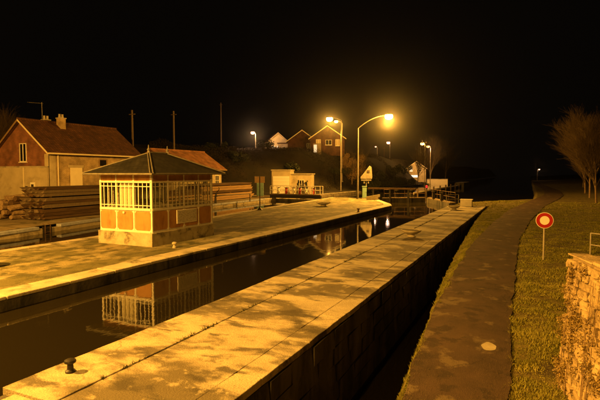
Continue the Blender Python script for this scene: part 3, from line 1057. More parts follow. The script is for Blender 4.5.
# ================================================================== HOUSES NEAR THE LOCK
def gable_house(name, label, cat, x0, x1, y0, y1, base, eave, ridge, wall_m, roof_m, axis='Y', over=0.35, gable_m=None, group=None):
    """walls + pitched roof; the ridge runs along axis"""
    t = thing(name, label, cat, ((x0 + x1) / 2, (y0 + y1) / 2, base), 0, group)
    hx_, hy_ = (x1 - x0) / 2, (y1 - y0) / 2
    ev, rg = eave - base, ridge - base
    for s in (-1, 1):
        b = MB()
        if axis == 'Y':
            b.quad((s * hx_, -s * hy_, -1), (s * hx_, s * hy_, -1), (s * hx_, s * hy_, ev), (s * hx_, -s * hy_, ev))
        else:
            b.quad((s * hx_, s * hy_, -1), (-s * hx_, s * hy_, -1), (-s * hx_, s * hy_, ev), (s * hx_, s * hy_, ev))
        b.build('wall', wall_m, t, uv=wall_uv)
    gm = gable_m or wall_m
    for s in (-1, 1):
        gb = MB()
        if axis == 'Y':
            pts = [(-hx_, s * hy_, -1), (hx_, s * hy_, -1), (hx_, s * hy_, ev), (0, s * hy_, rg - .08), (-hx_, s * hy_, ev)]
        else:
            pts = [(s * hx_, -hy_, -1), (s * hx_, hy_, -1), (s * hx_, hy_, ev), (s * hx_, 0, rg - .08), (s * hx_, -hy_, ev)]
        gb.quad(*(pts if (s < 0) == (axis == 'Y') else pts[::-1]))
        gb.build('gable_wall', gm, t, uv=wall_uv)
    half = hx_ if axis == 'Y' else hy_
    ln = (hy_ if axis == 'Y' else hx_) + over
    sl = (rg - ev) / half
    rf = MB()
    def RP(a, l, z):
        return (a, l, z) if axis == 'Y' else (l, a, z)
    o_ = half + over
    for s in (-1, 1):
        e0 = ev - over * sl
        th = .14
        i = len(rf.v)
        rf.v += [RP(s * o_, -ln, e0), RP(s * o_, ln, e0), RP(0, ln, rg), RP(0, -ln, rg), RP(s * o_, -ln, e0 + th), RP(s * o_, ln, e0 + th), RP(0, ln, rg + th), RP(0, -ln, rg + th)]
        rf.f += [tuple(i + k for k in q) for q in ((3, 2, 1, 0), (4, 5, 6, 7), (0, 1, 5, 4), (1, 2, 6, 5), (3, 0, 4, 7))]
    r = rf.build('roof', roof_m, t, uv=wall_uv)
    MB().tube([RP(0, -ln, rg + .15), RP(0, ln, rg + .15)], .11, 8).build('ridge_tiles', roof_m, r, uv=wall_uv)
    return t, r, hx_, hy_, ev, rg, sl, half, ln
def window(t, face, u, z0, w_, h_, frame_m=WHITEP, pane_m=DARKGL, split=2, bars=1, sill=True, off=0.0, depth=.05):
    """face: ('x', X) or ('y', Y) signed outward position in the house's own frame"""
    ax, pos = face
    s = 1 if pos > 0 else -1
    pos = pos + s * off
    def bx(mb, u0, u1, w0, w1, za, zb):
        a, b = sorted((pos + s * w0, pos + s * w1))
        if ax == 'x':
            return mb.box(a, u0, za, b, u1, zb)
        return mb.box(u0, a, za, u1, b, zb)
    f = MB()
    fr = .07
    bx(f, u - w_ / 2, u - w_ / 2 + fr, -.03, depth, z0, z0 + h_)
    bx(f, u + w_ / 2 - fr, u + w_ / 2, -.03, depth, z0, z0 + h_)
    bx(f, u - w_ / 2 + fr, u + w_ / 2 - fr, -.03, depth, z0, z0 + fr)
    bx(f, u - w_ / 2 + fr, u + w_ / 2 - fr, -.03, depth, z0 + h_ - fr, z0 + h_)
    for k in range(1, split):
        c = u - w_ / 2 + w_ * k / split
        bx(f, c - .04, c + .04, -.03, depth * .9, z0 + fr, z0 + h_ - fr)
    for k in range(1, bars + 1):
        c = z0 + h_ * k / (bars + 1)
        bx(f, u - w_ / 2 + fr, u + w_ / 2 - fr, -.03, depth * .7, c - .02, c + .02)
    win = f.build('window', frame_m, t)
    bx(MB(), u - w_ / 2 + fr * .5, u + w_ / 2 - fr * .5, -.02, .012, z0 + fr * .5, z0 + h_ - fr * .5).build('pane', pane_m, win)
    if sill:
        bx(MB(), u - w_ / 2 - .08, u + w_ / 2 + .08, -.02, depth + .07, z0 - .08, z0 - .002).build('sill', frame_m, win)
    return win

# main house on the left
t, r, hx_, hy_, ev, rg, sl, half, ln = gable_house('brick_house', 'large house with red brick gable and brown tiled roof behind the log stack', 'house', -47.0, -39.6, 29.8, 40.9, 0, 5.75, 8.65, STOCK, TILE, 'Y', .4, BRICK)
house1 = t
window(t, ('y', -hy_), .15, 4.75, .98, 1.75, split=2, bars=0)
# cream lower storey in front of the gable
an = MB().box(-hx_ - .3, -hy_ - .9, -.5, hx_ - .02, -hy_ - .02, 4.22).build('cream_annex', CREAM, t)
MB().box(-hx_ - .34, -hy_ - .94, 4.22, hx_ + .02, -hy_ - .02, 4.32).build('annex_coping', COPE, an)
MB().box(hx_ - 2.35, -hy_ - .93, .0, hx_ - 2.27, -hy_ - .9, 4.2).build('downpipe', CREAMP, an)
# pilaster at the corner, gutter, downpipe
MB().box(hx_ - .55, -hy_ - .05, -.5, hx_ + .05, -hy_ - .012, ev - .3).build('pilaster', CREAM, t)
MB().box(hx_ + .012, -hy_ - .05, -.5, hx_ + .05, -hy_ + .7, ev - .3).build('pilaster', CREAM, t)
MB().tube([(hx_ + .5, -hy_ - .4, ev - .28), (hx_ + .5, hy_ + .4, ev - .28)], .08, 8).build('gutter', CREAMP, t)
MB().tube([(hx_ + .12, -hy_ + .85, ev - .3), (hx_ + .12, -hy_ + .85, 0)], .05, 8).build('downpipe', CREAMP, t)
for s in (-1, 1):
    b = MB()
    p0, p1 = Vector((s * (half + .42), -ln - .02, ev - .42 * sl)), Vector((0, -ln - .02, rg))
    b.quad((p0.x, p0.y, p0.z - .08), (p1.x, p1.y, p1.z - .08), (p1.x, p1.y, p1.z + .12), (p0.x, p0.y, p0.z + .12))
    b.quad((p0.x, p0.y + .03, p0.z - .08), (p0.x, p0.y + .03, p0.z + .12), (p1.x, p1.y + .03, p1.z + .12), (p1.x, p1.y + .03, p1.z - .08))
    b.build('verge_board', CREAMP if s > 0 else PLANK2, t)
# door (bright cream shutters) and windows on the canal side
d = MB().box(hx_ + .012, -3.35, 1.7, hx_ + .07, -2.0, 4.2).build('shutter_door', CREAMP, t)
for z_ in (2.0, 3.0, 3.9):
    MB().box(hx_ + .07, -3.32, z_, hx_ + .085, -2.03, z_ + .09).build('batten', CREAMP, d)
MB().box(hx_ + .01, -3.55, 4.2, hx_ + .05, -1.8, 4.45).build('lintel', CREAM, t)
window(t, ('x', hx_), .6, 4.35, 1.0, .75, split=1, bars=0, frame_m=PLANK2)
window(t, ('x', hx_), .6, 1.2, 1.1, 1.6, split=2, bars=1)
window(t, ('x', hx_), 3.6, 1.2, 1.1, 1.6, split=2, bars=1)
# notices on the annex
f = MB().box(hx_ - 1.35, -hy_ - .95, 2.15, hx_ - .75, -hy_ - .905, 2.85).build('framed_notice', SIGNW, an)
MB().box(hx_ - 1.22, -hy_ - .965, 2.28, hx_ - .88, -hy_ - .951, 2.68).build('dark_centre', DARKIN, an)
MB().box(hx_ - 2.0, -hy_ - 1.0, 2.05, hx_ - 1.78, -hy_ - .905, 2.5).build('meter_box', DARKIN, an)
# chimneys and aerial
def chimney(t, x, y, z0, z1, w_=.5, pots=2, m=BRICK):
    c = MB().box(x - w_ / 2, y - w_ / 2, z0, x + w_ / 2, y + w_ / 2, z1).build('chimney', m, t, uv=wall_uv)
    MB().box(x - w_ / 2 - .06, y - w_ / 2 - .06, z1, x + w_ / 2 + .06, y + w_ / 2 + .06, z1 + .1).build('chimney_cap', COPE, c)
    for k in range(pots):
        MB().lathe([(.10, 0), (.12, .05), (.09, .32), (.12, .36)], (x, y + (k - (pots - 1) / 2) * .34, z1 + .1), 10).build('chimney_pot', PLANTM, c, smooth=True)
chimney(t, .55, -1.7, 7.6, 9.15, .6, 2, STOCK)
chimney(t, -.5, -2.6, 7.8, 8.95, .55, 2, BRICK)
aer = MB()
aer.tube([(-.5, -3.0, 8.3), (-.5, -3.0, 10.7)], .025, 6)
aer.tube([(-.5, -3.0, 10.6), (-2.0, -3.3, 10.75)], .02, 6)
for k in range(7):
    u = k / 6
    aer.tube([(-.6 - 1.3 * u, -3.02 - .28 * u - .25, 10.61 + .12 * u), (-.6 - 1.3 * u, -3.02 - .28 * u + .25, 10.61 + .12 * u)], .012, 4)
aer.build('television_aerial', GALV, t)

# second low house with orange tiles
t, r, hx_, hy_, ev, rg, sl, half, ln = gable_house('tiled_house', 'low house with bright orange tiled roof right behind the kiosk', 'house', -46.2, -39.6, 46.8, 57.0, 0, 4.45, 6.6, CREAM, TILE2, 'Y', .5)
window(t, ('x', hx_), 4.0, 1.9, .9, 1.5, split=2, bars=1)
window(t, ('x', hx_), 1.2, 1.9, .9, 1.5, split=2, bars=1)
MB().tube([(hx_ + .6, -hy_ - .5, ev - .34), (hx_ + .6, hy_ + .5, ev - .34)], .08, 8).build('gutter', PLANK2, t)
MB().box(hx_ + .01, 2.1, -.2, hx_ + .06, 3.0, 2.2).build('door', CREAMP, t)

# cabin with white door, beyond the second chamber
cb = thing('lock_cabin', 'small flat-roofed cabin with big white door behind the footbridge', 'cabin', (-36.8, 70.6, hland(-36.8, 70.6)), R(14))
MB().box(-1.55, -1.4, -.5, 1.55, 1.4, 4.1).build('wall', CREAM, cb)
MB().box(-1.65, -1.5, 4.1, 1.65, 1.5, 4.28).build('roof', COPE, cb)
d = MB().box(-1.35, -1.45, 0.2, 1.4, -1.405, 3.2).build('door', SIGNW, cb)
for k in range(5):
    MB().box(-1.35, -1.462, .75 + k * .5, 1.4, -1.452, .77 + k * .5).build('door_groove', CREAM, d)
MB().box(1.55, -1.1, -.5, 5.0, 1.3, 3.5).build('side_wing', CREAM, cb)
MB().box(1.56, -1.25, 3.5, 5.15, 1.45, 3.64).build('wing_roof', COPE, cb)
window(cb, ('y', -1.1), 3.4, 1.2, .8, 1.4, split=2, bars=1)

# teal cabinets
def cabinet(label, x, y, w_, h_, z0=0, rz=.3):
    t = thing('control_cabinet', label, 'cabinet', (x, y, z0), rz, 'teal control cabinets')
    MB().box(-w_ / 2, -.25, 0.12, w_ / 2, .25, h_).build('body', TEAL, t, bevel=.02)
    MB().box(-w_ / 2 - .03, -.28, 0, w_ / 2 + .03, .28, .12).build('plinth', PLANTM, t)
    MB().box(-w_ / 2 - .04, -.3, h_, w_ / 2 + .04, .3, h_ + .06).build('lid', TEAL, t, bevel=.015)
    d = MB().box(-w_ / 2 + .04, -.268, .2, w_ / 2 - .04, -.251, h_ - .06).build('door', TEAL, t)
    MB().box(w_ / 2 - .14, -.285, h_ * .5, w_ / 2 - .10, -.268, h_ * .5 + .14).build('handle', DARKM, d)
    return t
cabinet('teal control cabinet left of the white cabin door', -37.6, 64.5, 1.0, 2.3, .05)
cabinet('teal control cabinet under the signal boards beside the mast', -21.35, 66.3, .62, 1.75)

# signal boards beside the mast
sb = thing('signal_board', 'pale slanted signal board on a post beside the tall mast', 'signal', (-21.25, 66.8, 0), R(25))
MB().tube([(0, 0, 0), (0, 0, 3.6)], .06, 10).build('post', GALV, sb)
b = MB()
prof = [(-1.0, 3.05), (-.95, 2.85), (.95, 2.85), (1.0, 3.2), (.85, 4.55), (.55, 4.75), (-.2, 3.9)]
b.v = [(x * .85, -.13, z_) for x, z_ in prof] + [(x * .85, .13, z_) for x, z_ in prof]
n = len(prof)
b.f = [tuple(range(n)), tuple(reversed(range(n, 2 * n)))] + [(k, k + n, (k + 1) % n + n, (k + 1) % n) for k in range(n)]
bd = b.build('board', SIGNB, sb, bevel=.02)
MB().box(.05, -.17, 3.75, .45, -.131, 4.1).build('signal_lens', DARKIN, sb)
MB().box(-.75, -.16, 2.6, .7, .02, 2.75).build('bracket', GALV, sb)
for x in (-.3, .3):
    MB().box(x - .08, -.1, 2.2, x + .08, .1, 2.58).build('speaker', GALV, sb)

# information sign on a thin post at the back of the quay
ip = thing('sign_post', 'thin black post with a two-panel board at the back of the quay', 'sign post', (-24.3, 41.6, 0), R(24))
MB().tube([(0, 0, 0), (0, 0, 3.35)], .05, 8).build('post', DARKM, ip)
MB().lathe([(.26, 0), (.24, .06), (.1, .2), (.06, .3)], (0, 0, 0), 12).build('foot', DARKM, ip, smooth=True)
MB().box(-.50, -.05, 2.72, -.05, .02, 3.35).build('board', PLANK2, ip)
MB().box(.05, -.05, 2.72, .50, .02, 3.35).build('board', PLANK2, ip)
MB().box(-.56, -.03, 3.35, .56, .01, 3.41).build('top_rail', DARKM, ip)

# gate winch with its long arm on the far lock wall
gw = thing('gate_winch', 'black hand winch with long horizontal bar on the far lock wall', 'winch', (-33.95, 47.6, 0))
MB().tube([(0, 0, 0), (0, 0, .9), (.12, .05, 1.35)], [.16, .11, .09], 8).build('stand', DARKM, gw)
MB().lathe([(.06, 0), (.26, .02), (.26, .10), (.06, .12)], (0, 0, .85), 14).build('gear', DARKM, gw)
MB().tube([(.1, .05, 1.3), (.35, .3, 1.75), (.15, .5, 1.95)], .045, 6).build('crank', DARKM, gw)
MB().tube([(.1, 0, 1.0), (1.4, 5.6, 1.0)], .055, 8).build('bar', DARKM, gw)
MB().tube([(1.4, 5.6, 0), (1.4, 5.6, 1.02)], .06, 8).build('bar_post', DARKM, gw)

# ================================================================== TIMBER STACKS
def timber_stack(label, x0, y0, ncol, nrow, length, w_, h_, jitter, rz=0, mats=(PLANKM, PLANK2), seed=2):
    rnd = random.Random(seed)
    t = thing('timber_stack', label, 'timber stack', (x0, y0, 0.05), rz, 'timber stacks in the yard')
    shapes = []
    for k in range(4):
        b = MB().box(-.5, 0, 0, .5, 1, 1)
        b.v = [(x + rnd.uniform(-.05, .05), y + rnd.uniform(-.02, .02), z_ + rnd.uniform(-.05, .05)) for x, y, z_ in b.v]
        shapes += [b.mesh('plank', m) for m in mats]
    z_ = 0
    for rw_ in range(nrow):
        hh = h_ * rnd.uniform(.85, 1.1)
        if rw_ % 3 == 0:
            for yb in (.6, length * .5, length - .8):
                o = bpy.data.objects.new('bearer', shapes[0]); C.objects.link(o); o.parent = t
                o.location = (-ncol * w_ / 2 + w_ / 2 , yb, z_); o.scale = (ncol * w_ * .96, .12, .08)
            z_ += .08
        for c in range(ncol):
            o = bpy.data.objects.new('plank', rnd.choice(shapes[:2]) if rnd.random() < .8 else rnd.choice(shapes))
            C.objects.link(o)
            o.parent = t
            o.location = (-c * w_, rnd.uniform(-jitter, jitter * .3), z_)
            o.scale = (w_ * .93, length + rnd.uniform(-.3, .3), hh * .9)
        z_ += hh
    return t
timber_stack('long dark stack of heavy timber in front of the brick house', -33.6, 24.6, 5, 9, 13.5, .46, .26, .28, R(4), (PLANKM, WOODP), seed=2)
timber_stack('lower timber stack behind the kiosk', -34.6, 39.6, 5, 6, 7.0, .46, .27, .3, R(5), seed=5)
timber_stack('long pale timber stack right of the kiosk', -36.6, 48.4, 5, 7, 13.0, .5, .30, .25, R(3), (PLANK2, PLANKM), seed=9)
# loose log ends beside the stack
rnd = random.Random(4)
lp = thing('log_pile', 'pile of short rough logs left of the long timber stack', 'log pile', (-36.3, 24.2, 0.05))
for k in range(33):
    r_ = rnd.uniform(.14, .25)
    row = k // 7
    o = MB().tube([(0, 0, 0), (0, rnd.uniform(1.2, 2.2), 0)], [r_, r_ * .9], 9).build('log', BARK if rnd.random() < .6 else PLANKM, lp)
    o.location = (-(k % 7) * .34 - (row % 2) * .15, rnd.uniform(-.45, .4), .2 + row * .36)
    o.rotation_euler = (rnd.uniform(-.12, .12), rnd.uniform(-.1, .1), rnd.uniform(-.25, .25))

# ================================================================== LOCK GATES AND FOOTBRIDGE
def rail_run(t, pts, z0, h_, nposts, m, r_=.03, mids=(.5,)):
    a, b = Vector(pts[0]), Vector(pts[1])
    for k in range(nposts + 1):
        p_ = a + (b - a) * (k / nposts)
        MB().tube([(p_.x, p_.y, z0), (p_.x, p_.y, z0 + h_)], r_, 6).build('post', m, t)
    for f_ in mids + (1.0,):
        MB().tube([(a.x, a.y, z0 + h_ * f_), (b.x, b.y, z0 + h_ * f_)], r_, 6).build('rail', m, t)
fb = thing('footbridge', 'footbridge with white handrails over the gates of the second chamber', 'footbridge', (-30, 62.6, 0))
MB().box(-4.6, -.55, .50, 3.6, .55, .66).build('deck', WOODP, fb)
MB().box(-4.6, -.40, .05, 3.6, -.1, .50).build('beam', DARKM, fb)
for s_ in (-.5, .5):
    rail_run(fb, ((-4.5, s_), (3.5, s_)), .66, 1.15, 7, WHITEP, .035)
for k, (x, m) in enumerate(((-3.4, WHITEP), (-2.1, REDP), (-.9, WHITEP), (0.1, REDP), (1.1, WHITEP), (2.2, REDP))):
    w_ = thing('gate_paddle_gear', ['white', 'red', 'white', 'red', 'white', 'red'][k] + ' paddle gear on the footbridge, number %s from the cabin' % ['one', 'two', 'three', 'four', 'five', 'six'][k], 'paddle gear', (-30 + x, 62.6, .66), 0, 'paddle gear on the footbridge')
    MB().box(-.14, -.12, 0, .14, .12, .85).build('stand', m, w_, bevel=.02)
    MB().lathe([(.05, 0), (.30, .02), (.30, .08), (.05, .10)], (0, 0, .85), 12).build('wheel', DARKM, w_)
gt2 = tag(MB().box(-34.4, 62.9, -4, -26.5, 63.3, -.12).build('lock_gate', WETST), 'dark closed gate of the second chamber under the footbridge', 'lock gate')

def gate_leaf(label, a, b):
    a, b = Vector(a), Vector(b)
    L_ = (b - a).length
    t = thing('lock_gate', label, 'lock gate', (a.x, a.y, 0), math.atan2(b.y - a.y, b.x - a.x))
    MB().box(0, -.16, -4, L_, .16, .12).build('leaf', WETST, t)
    MB().box(-.1, -.6, .14, L_ - .1, .10, .24).build('walkway', WOODP, t)
    rail_run(t, ((0, -.55), (L_ - .2, -.55)), .24, 1.15, 4, IRON, .028)
    for u in (L_ * .32, L_ * .68):
        MB().box(u - .2, -.1, .24, u + .2, .25, 1.0).build('gear_box', DARKM, t, bevel=.03)
        MB().tube([(u, .1, 1.0), (u, .1, 1.55)], .06, 8).build('rack', DARKM, t)
        MB().lathe([(.06, 0), (.34, .02), (.34, .07), (.06, .09)], (u, .1, 1.2), 14).build('hand_wheel', DARKM, t)
    return t
gate_leaf('far left gate leaf of the main chamber with dark winding gear', (-18.6, 66.2), (-13.4, 69.6))
gate_leaf('far right gate leaf of the main chamber at the pier end', (-8.3, 58.6), (-12.9, 69.2))
tag(MB().box(-20.8, 66.1, 1.40, -14.0, 66.4, 1.62).build('balance_beam', PLANKM), 'long pale beam lying level above the far left gate', 'beam')
for x in (-20.0, -17.6, -15.0):
    tag(MB().box(x - .12, 66.12, -.9, x + .12, 66.38, 1.395).build('beam_post', DARKM), {-20.0: 'left', -17.6: 'middle', -15.0: 'right'}[x] + ' dark post under the long pale gate beam', 'post', 'posts under the gate beam')
sp = thing('signal_light', 'small red signal light on a post by the far gates', 'signal light', (-13.3, 70.4, 0))
MB().tube([(0, 0, -1), (0, 0, 1.55)], .05, 8).build('post', DARKM, sp)
MB().box(-.16, -.12, 1.5, .16, .12, 2.0).build('housing', DARKM, sp)
MB().lathe([(.13, 0), (.13, .3), (.05, .36)], (0, -.16, 1.58), 12).build('lens', E_RED, sp)
pr_ = thing('pier_railing', 'small pale railing frame at the far corner of the pier', 'railing', (-9.0, 60.2, 0))
rail_run(pr_, ((0, 0), (1.2, 1.6)), -.05, 1.1, 1, GALV, .035)
WETD = mat('dark_jetty', (0.03, 0.026, 0.02), (0.06, 0.05, 0.035), 1.2, 0.8)
gj = thing('guide_jetty', 'long dark guide jetty running up the canal beyond the gates', 'jetty', (-18.6, 84, 0))
MB().box(-.5, 0, -3, .5, 62, -.02).build('wall', WETST, gj)
MB().box(-.6, 0, -.02, .6, 62, .16).build('deck', COPE, gj)
MB().box(-.9, 62, -3, 1.6, 76, .9).build('end_block', WETST, gj)
for k in range(8):
    MB().tube([(.75, 2 + k * 8, -3), (.75, 2 + k * 8, .9)], .16, 8).build('pile', WOODP, gj)

# ================================================================== POLES
for (x, y, h_, lab) in ((-47.0, 47.6, 11.9, 'wooden pole rising behind the brick house'), (-50.6, 60.0, 13.4, 'wooden pole rising behind the orange roofed house'), (-75, 108, 22.5, 'thin dark pole standing over the lit half-hipped house'), (-57.5, 206, 15, 'thin dark pole on the far hillside')):
    z0 = hland(x, y)
    t = thing('utility_pole', lab, 'pole', (x, y, z0), 0, 'utility poles')
    MB().tube([(0, 0, -.5), (0, 0, h_ - z0)], [.17, .11], 8).build('post', WOODP, t)
    MB().box(-.5, -.05, h_ - z0 - .6, .5, .05, h_ - z0 - .5).build('cross_arm', WOODP, t)

# ================================================================== HAMLET ON THE HILLSIDE
def ray(px, F):
    """plan position at a distance along the line of sight through picture column px"""
    cxx = (px - 300) / 480.0
    return ((-0.4305 + 0.9026 * cxx) * F, (0.9026 + 0.4305 * cxx) * F)
def far_house(label, x, y, w_, d_, ev, rg, rz, wm, rm, wins, hip=False):
    z0 = hland(x, y) - .3
    t, r, hx_, hy_, e_, rg_, sl, half, ln = gable_house('hill_house', label, 'house', -w_ / 2, w_ / 2, -d_ / 2, d_ / 2, 0, ev, rg, wm, rm, 'Y', .4, wm, 'houses on the hillside')
    t.location = (x, y, z0)
    t.rotation_euler = (0, 0, rz)
    for s_ in (-1, 1):
        b = MB()
        p0, p1 = Vector((s_ * (half + .42), -ln - .02, e_ - .42 * sl)), Vector((0, -ln - .02, rg_))
        b.quad((p0.x, p0.y, p0.z - .05), (p1.x, p1.y, p1.z - .05), (p1.x, p1.y, p1.z + .17), (p0.x, p0.y, p0.z + .17))
        b.quad((p0.x, p0.y + .04, p0.z - .05), (p0.x, p0.y + .04, p0.z + .17), (p1.x, p1.y + .04, p1.z + .17), (p1.x, p1.y + .04, p1.z - .05))
        b.build('verge_board', CREAMP, t)
    for (u, zz, ww, hh, pm) in wins:
        window(t, ('y', -hy_), u, zz, ww, hh, WHITEP, pm, 2, 0, True, depth=.06)
    return t
RZ = R(25)
hxA, hyA = ray(275.5, 132)
far_house('white lit house with half-hipped gable high on the hillside', hxA, hyA, 4.6, 8, 3.4, 5.3, R(38), CREAMP, TILE, [(-1.2, .7, .9, 1.3, E_WIN), (.5, .7, 1.5, 1.3, E_WINW)])
ext = thing('house_annex', 'low dark annex right of the white lit house with small lit panes', 'annex', (*ray(288, 130), hland(*ray(288, 130))), R(24))
MB().box(-2.6, -2, -.5, 2.6, 2, 2.7).build('wall', CREAM, ext)
MB().box(-2.8, -2.2, 2.7, 2.8, 2.2, 2.95).build('roof', TILE, ext)
window(ext, ('y', -2), -1.0, .8, .8, 1.2, WHITEP, DARKGL, 2, 0)
window(ext, ('y', -2), 1.2, .9, .6, .9, WHITEP, E_WINW, 1, 0)
hxB, hyB = ray(303, 125)
far_house('dark gabled house left of the larger brick hillside house', hxB, hyB, 7.2, 9, 3.0, 5.6, R(22), BRICK_DIM, TILE, [(1.6, 1.2, .9, 1.2, DARKGL)])
hxC, hyC = ray(328, 118)
far_house('brick house with pale verges beside the double street lamp', hxC, hyC, 8.0, 10, 3.1, 5.9, R(20), BRICK_DIM, TILE, [(-2.1, 1.3, 1.1, 1.5, CREAM), (.3, 1.5, 1.5, 1.2, DARKGL), (2.4, 1.3, 1.0, 1.5, CREAM)])
po = thing('porch', 'small bright lit doorway below the brick hillside house', 'porch', (*ray(317, 110), hland(*ray(317, 110)) - .3), R(20))
MB().box(-.9, -.2, -.5, .9, .6, 2.4).build('wall', BRICK, po)
MB().box(-.75, -.25, .1, -.05, -.2, 2.1).build('door', E_WIN, po)
hxD, hyD = ray(417, 172)
t = far_house('pale gabled house lit by two street lamps near the canal', hxD, hyD, 6.4, 8, 3.9, 6.2, R(8), CREAM, TILE2, [(-1.8, 2.6, 1.1, 1.3, E_WIN), (1.2, 2.6, .9, 1.3, DARKGL), (-1.0, .6, 3.0, .9, E_WINW)])
gx, gy = ray(434, 170)
gw_ = thing('garden_wall', 'low white garden wall right of the pale lit house', 'wall', (gx, gy, hland(gx, gy) - .4), R(8))
MB().box(-4.6, -.15, -2.5, 4.6, .15, 1.9).build('wall', CREAMP, gw_)
MB().box(-4.7, -.2, 1.9, 4.7, .2, 2.05).build('coping', COPE, gw_)
# hillside lamps
def hill_lamp(label, px, F, ytop, arm_px, power, col, lens, lr, pole=GALV, spot=None, aim=None):
    x, y = ray(px, F)
    z0 = hland(x, y) - .1
    z1 = 3.7 + (173 - ytop) / 480.0 * F
    return street_lamp(label, (x, y, z0), z1 - z0, (arm_px / 480 * F * .9, arm_px / 480 * F * .43), power, col, lens, pole, .10, .07, lr, .6, 'street lamps in the village', spot, aim)
hill_lamp('bright orange lamp left of the brick hillside house, on a pale pole', 341, 98, 118, -10.5, P_VILLAGE * 3.4, SODIUM, E_SOD, .46, POLEM, 150, (-48, math.atan2(-94, 45) + R(90)))
hill_lamp('smaller lamp close right of the bright hillside lamp', 342, 106, 121, -5, P_VILLAGE * .35, SODIUM, E_SODF, .30, POLEM)
hill_lamp('small pinkish lamp left of the white lit house', 256, 120, 132, -2, 4200, PINK, E_PINK, .36)
hill_lamp('orange lamp above the pale house near the canal', 424.5, 160, 143, -2, P_VILLAGE * 0.9, SODIUM, E_SODF, .46, GALV)
hill_lamp('second lamp right of the pale house near the canal', 430, 162, 146, -2, P_VILLAGE * 0.45, PINK, E_SODF, .36, GALV)
hill_lamp('tiny pinkish lamp on the dark far hillside', 389.5, 190, 142, -1, 250, PINK, E_PINK, .5)
hill_lamp('tiny lamp standing in for a lit window low on the dark far hillside', 377, 170, 146.5, -1, 120, PINK, E_PINK, .2)  # this lamp stands in for a small lit window
fx, fy = ray(537, 230)
street_lamp('tiny distant lamp far up the towpath', (fx, fy, 0), 5.6, (.5, 0), 150, PINK, E_PINK, GALV, .1, .06, .26, .5)

# ================================================================== TREES
def bare_tree(seed, height, spread, levels, nb, up=.5, r0=.16, first=.25, twig_r=.006):
    rnd = random.Random(seed)
    trunk, crown = MB(), MB()
    def grow(p, d, L_, r_, lev):
        n = 4 if lev == 0 else 3
        pts, rs = [p], [r_]
        q = Vector(p)
        dd = Vector(d)
        for k in range(n):
            dd = (dd + Vector((rnd.gauss(0, .10), rnd.gauss(0, .10), rnd.gauss(0, .05) + up * .10))).normalized()
            q = q + dd * (L_ / n)
            pts.append(q.copy())
            rs.append(max(twig_r * .6, r_ * (1 - .72 * (k + 1) / n)))
        (trunk if lev < 1 else crown).tube(pts, rs, 7 if lev == 0 else 4 if lev < 2 else 3, caps=False)
        if lev >= levels:
            return
        for k in range(nb[lev]):
            u = first + (1 - first) * (k + rnd.random()) / nb[lev] if lev == 0 else rnd.uniform(.2, 1)
            f_ = u * n
            i = min(n - 1, int(f_))
            bp_ = pts[i].lerp(pts[i + 1], f_ - i)
            ax = dd.orthogonal().normalized()
            ax.rotate(Matrix.Rotation(rnd.uniform(0, 6.28), 3, dd))
            ang = rnd.uniform(.35, .8) * spread
            nd_ = (dd * math.cos(ang) + ax * math.sin(ang)).normalized()
            ll = L_ * (rnd.uniform(.34, .55) * (1.15 - .5 * u) if lev == 0 else rnd.uniform(.45, .7))
            grow(bp_, nd_, ll, max(twig_r, r_ * (1 - .7 * u) * .5), lev + 1)
    grow(Vector((0, 0, -.2)), Vector((0, 0, 1)), height, r0, 0)
    return trunk, crown
def plant_tree(label, loc, rz, s, protos, k, group):
    t = thing('bare_tree', label, 'tree', loc, rz, group)
    t.scale = (s, s, s)
    for nm, me in zip(('trunk', 'crown'), protos[k]):
        o = bpy.data.objects.new(nm, me)
        C.objects.link(o)
        o.parent = t
    return t
protos = []
for k in range(3):
    a, b = bare_tree(30 + k, 10.4, .78, 3, (34, 12, 8), .7, .15, .20, .010)
    protos.append((a.mesh('trunk', BARK), b.mesh('crown', TWIG)))
labs = ['nearest bare tree of the towpath row, cut by the right edge', 'second bare tree of the row beside the towpath', 'third bare tree of the row beside the towpath', 'fourth bare tree of the row beside the towpath', 'fifth bare tree of the row, farthest up the towpath']
for k, (x, y) in enumerate(((7.3, 66.7), (7.9, 80.0), (8.8, 96.0), (10.2, 112.0), (11.6, 132.0))):
    plant_tree(labs[k], (x, y, hbank(x, y)), k * 1.7, .78 + .07 * (k % 3), protos, k % 3, 'bare trees along the towpath')
for k, (x, y, s_, lab) in enumerate(((-58, 37, .82, 'bare tree behind the left end of the brick house'), (-63, 36, .9, 'bare tree at the left edge behind the brick house'))):
    plant_tree(lab, (x, y, hland(x, y)), k * 2.1, s_, protos, k % 3, 'bare trees behind the houses')
for k, (px, F, s_, lab) in enumerate(((456, 150, 1.0, 'dim bare tree right of the pale lit house'), (466, 170, 1.2, 'dim tall bare tree on the far canal bank'), (478, 200, 1.3, 'dim far bare tree at the bend of the bank'))):
    x, y = ray(px, F)
    x = min(x, -32.5)
    plant_tree(lab, (x, y, hland(x, y)), k * 1.3, s_, protos, (k + 1) % 3, 'bare trees on the far bank')
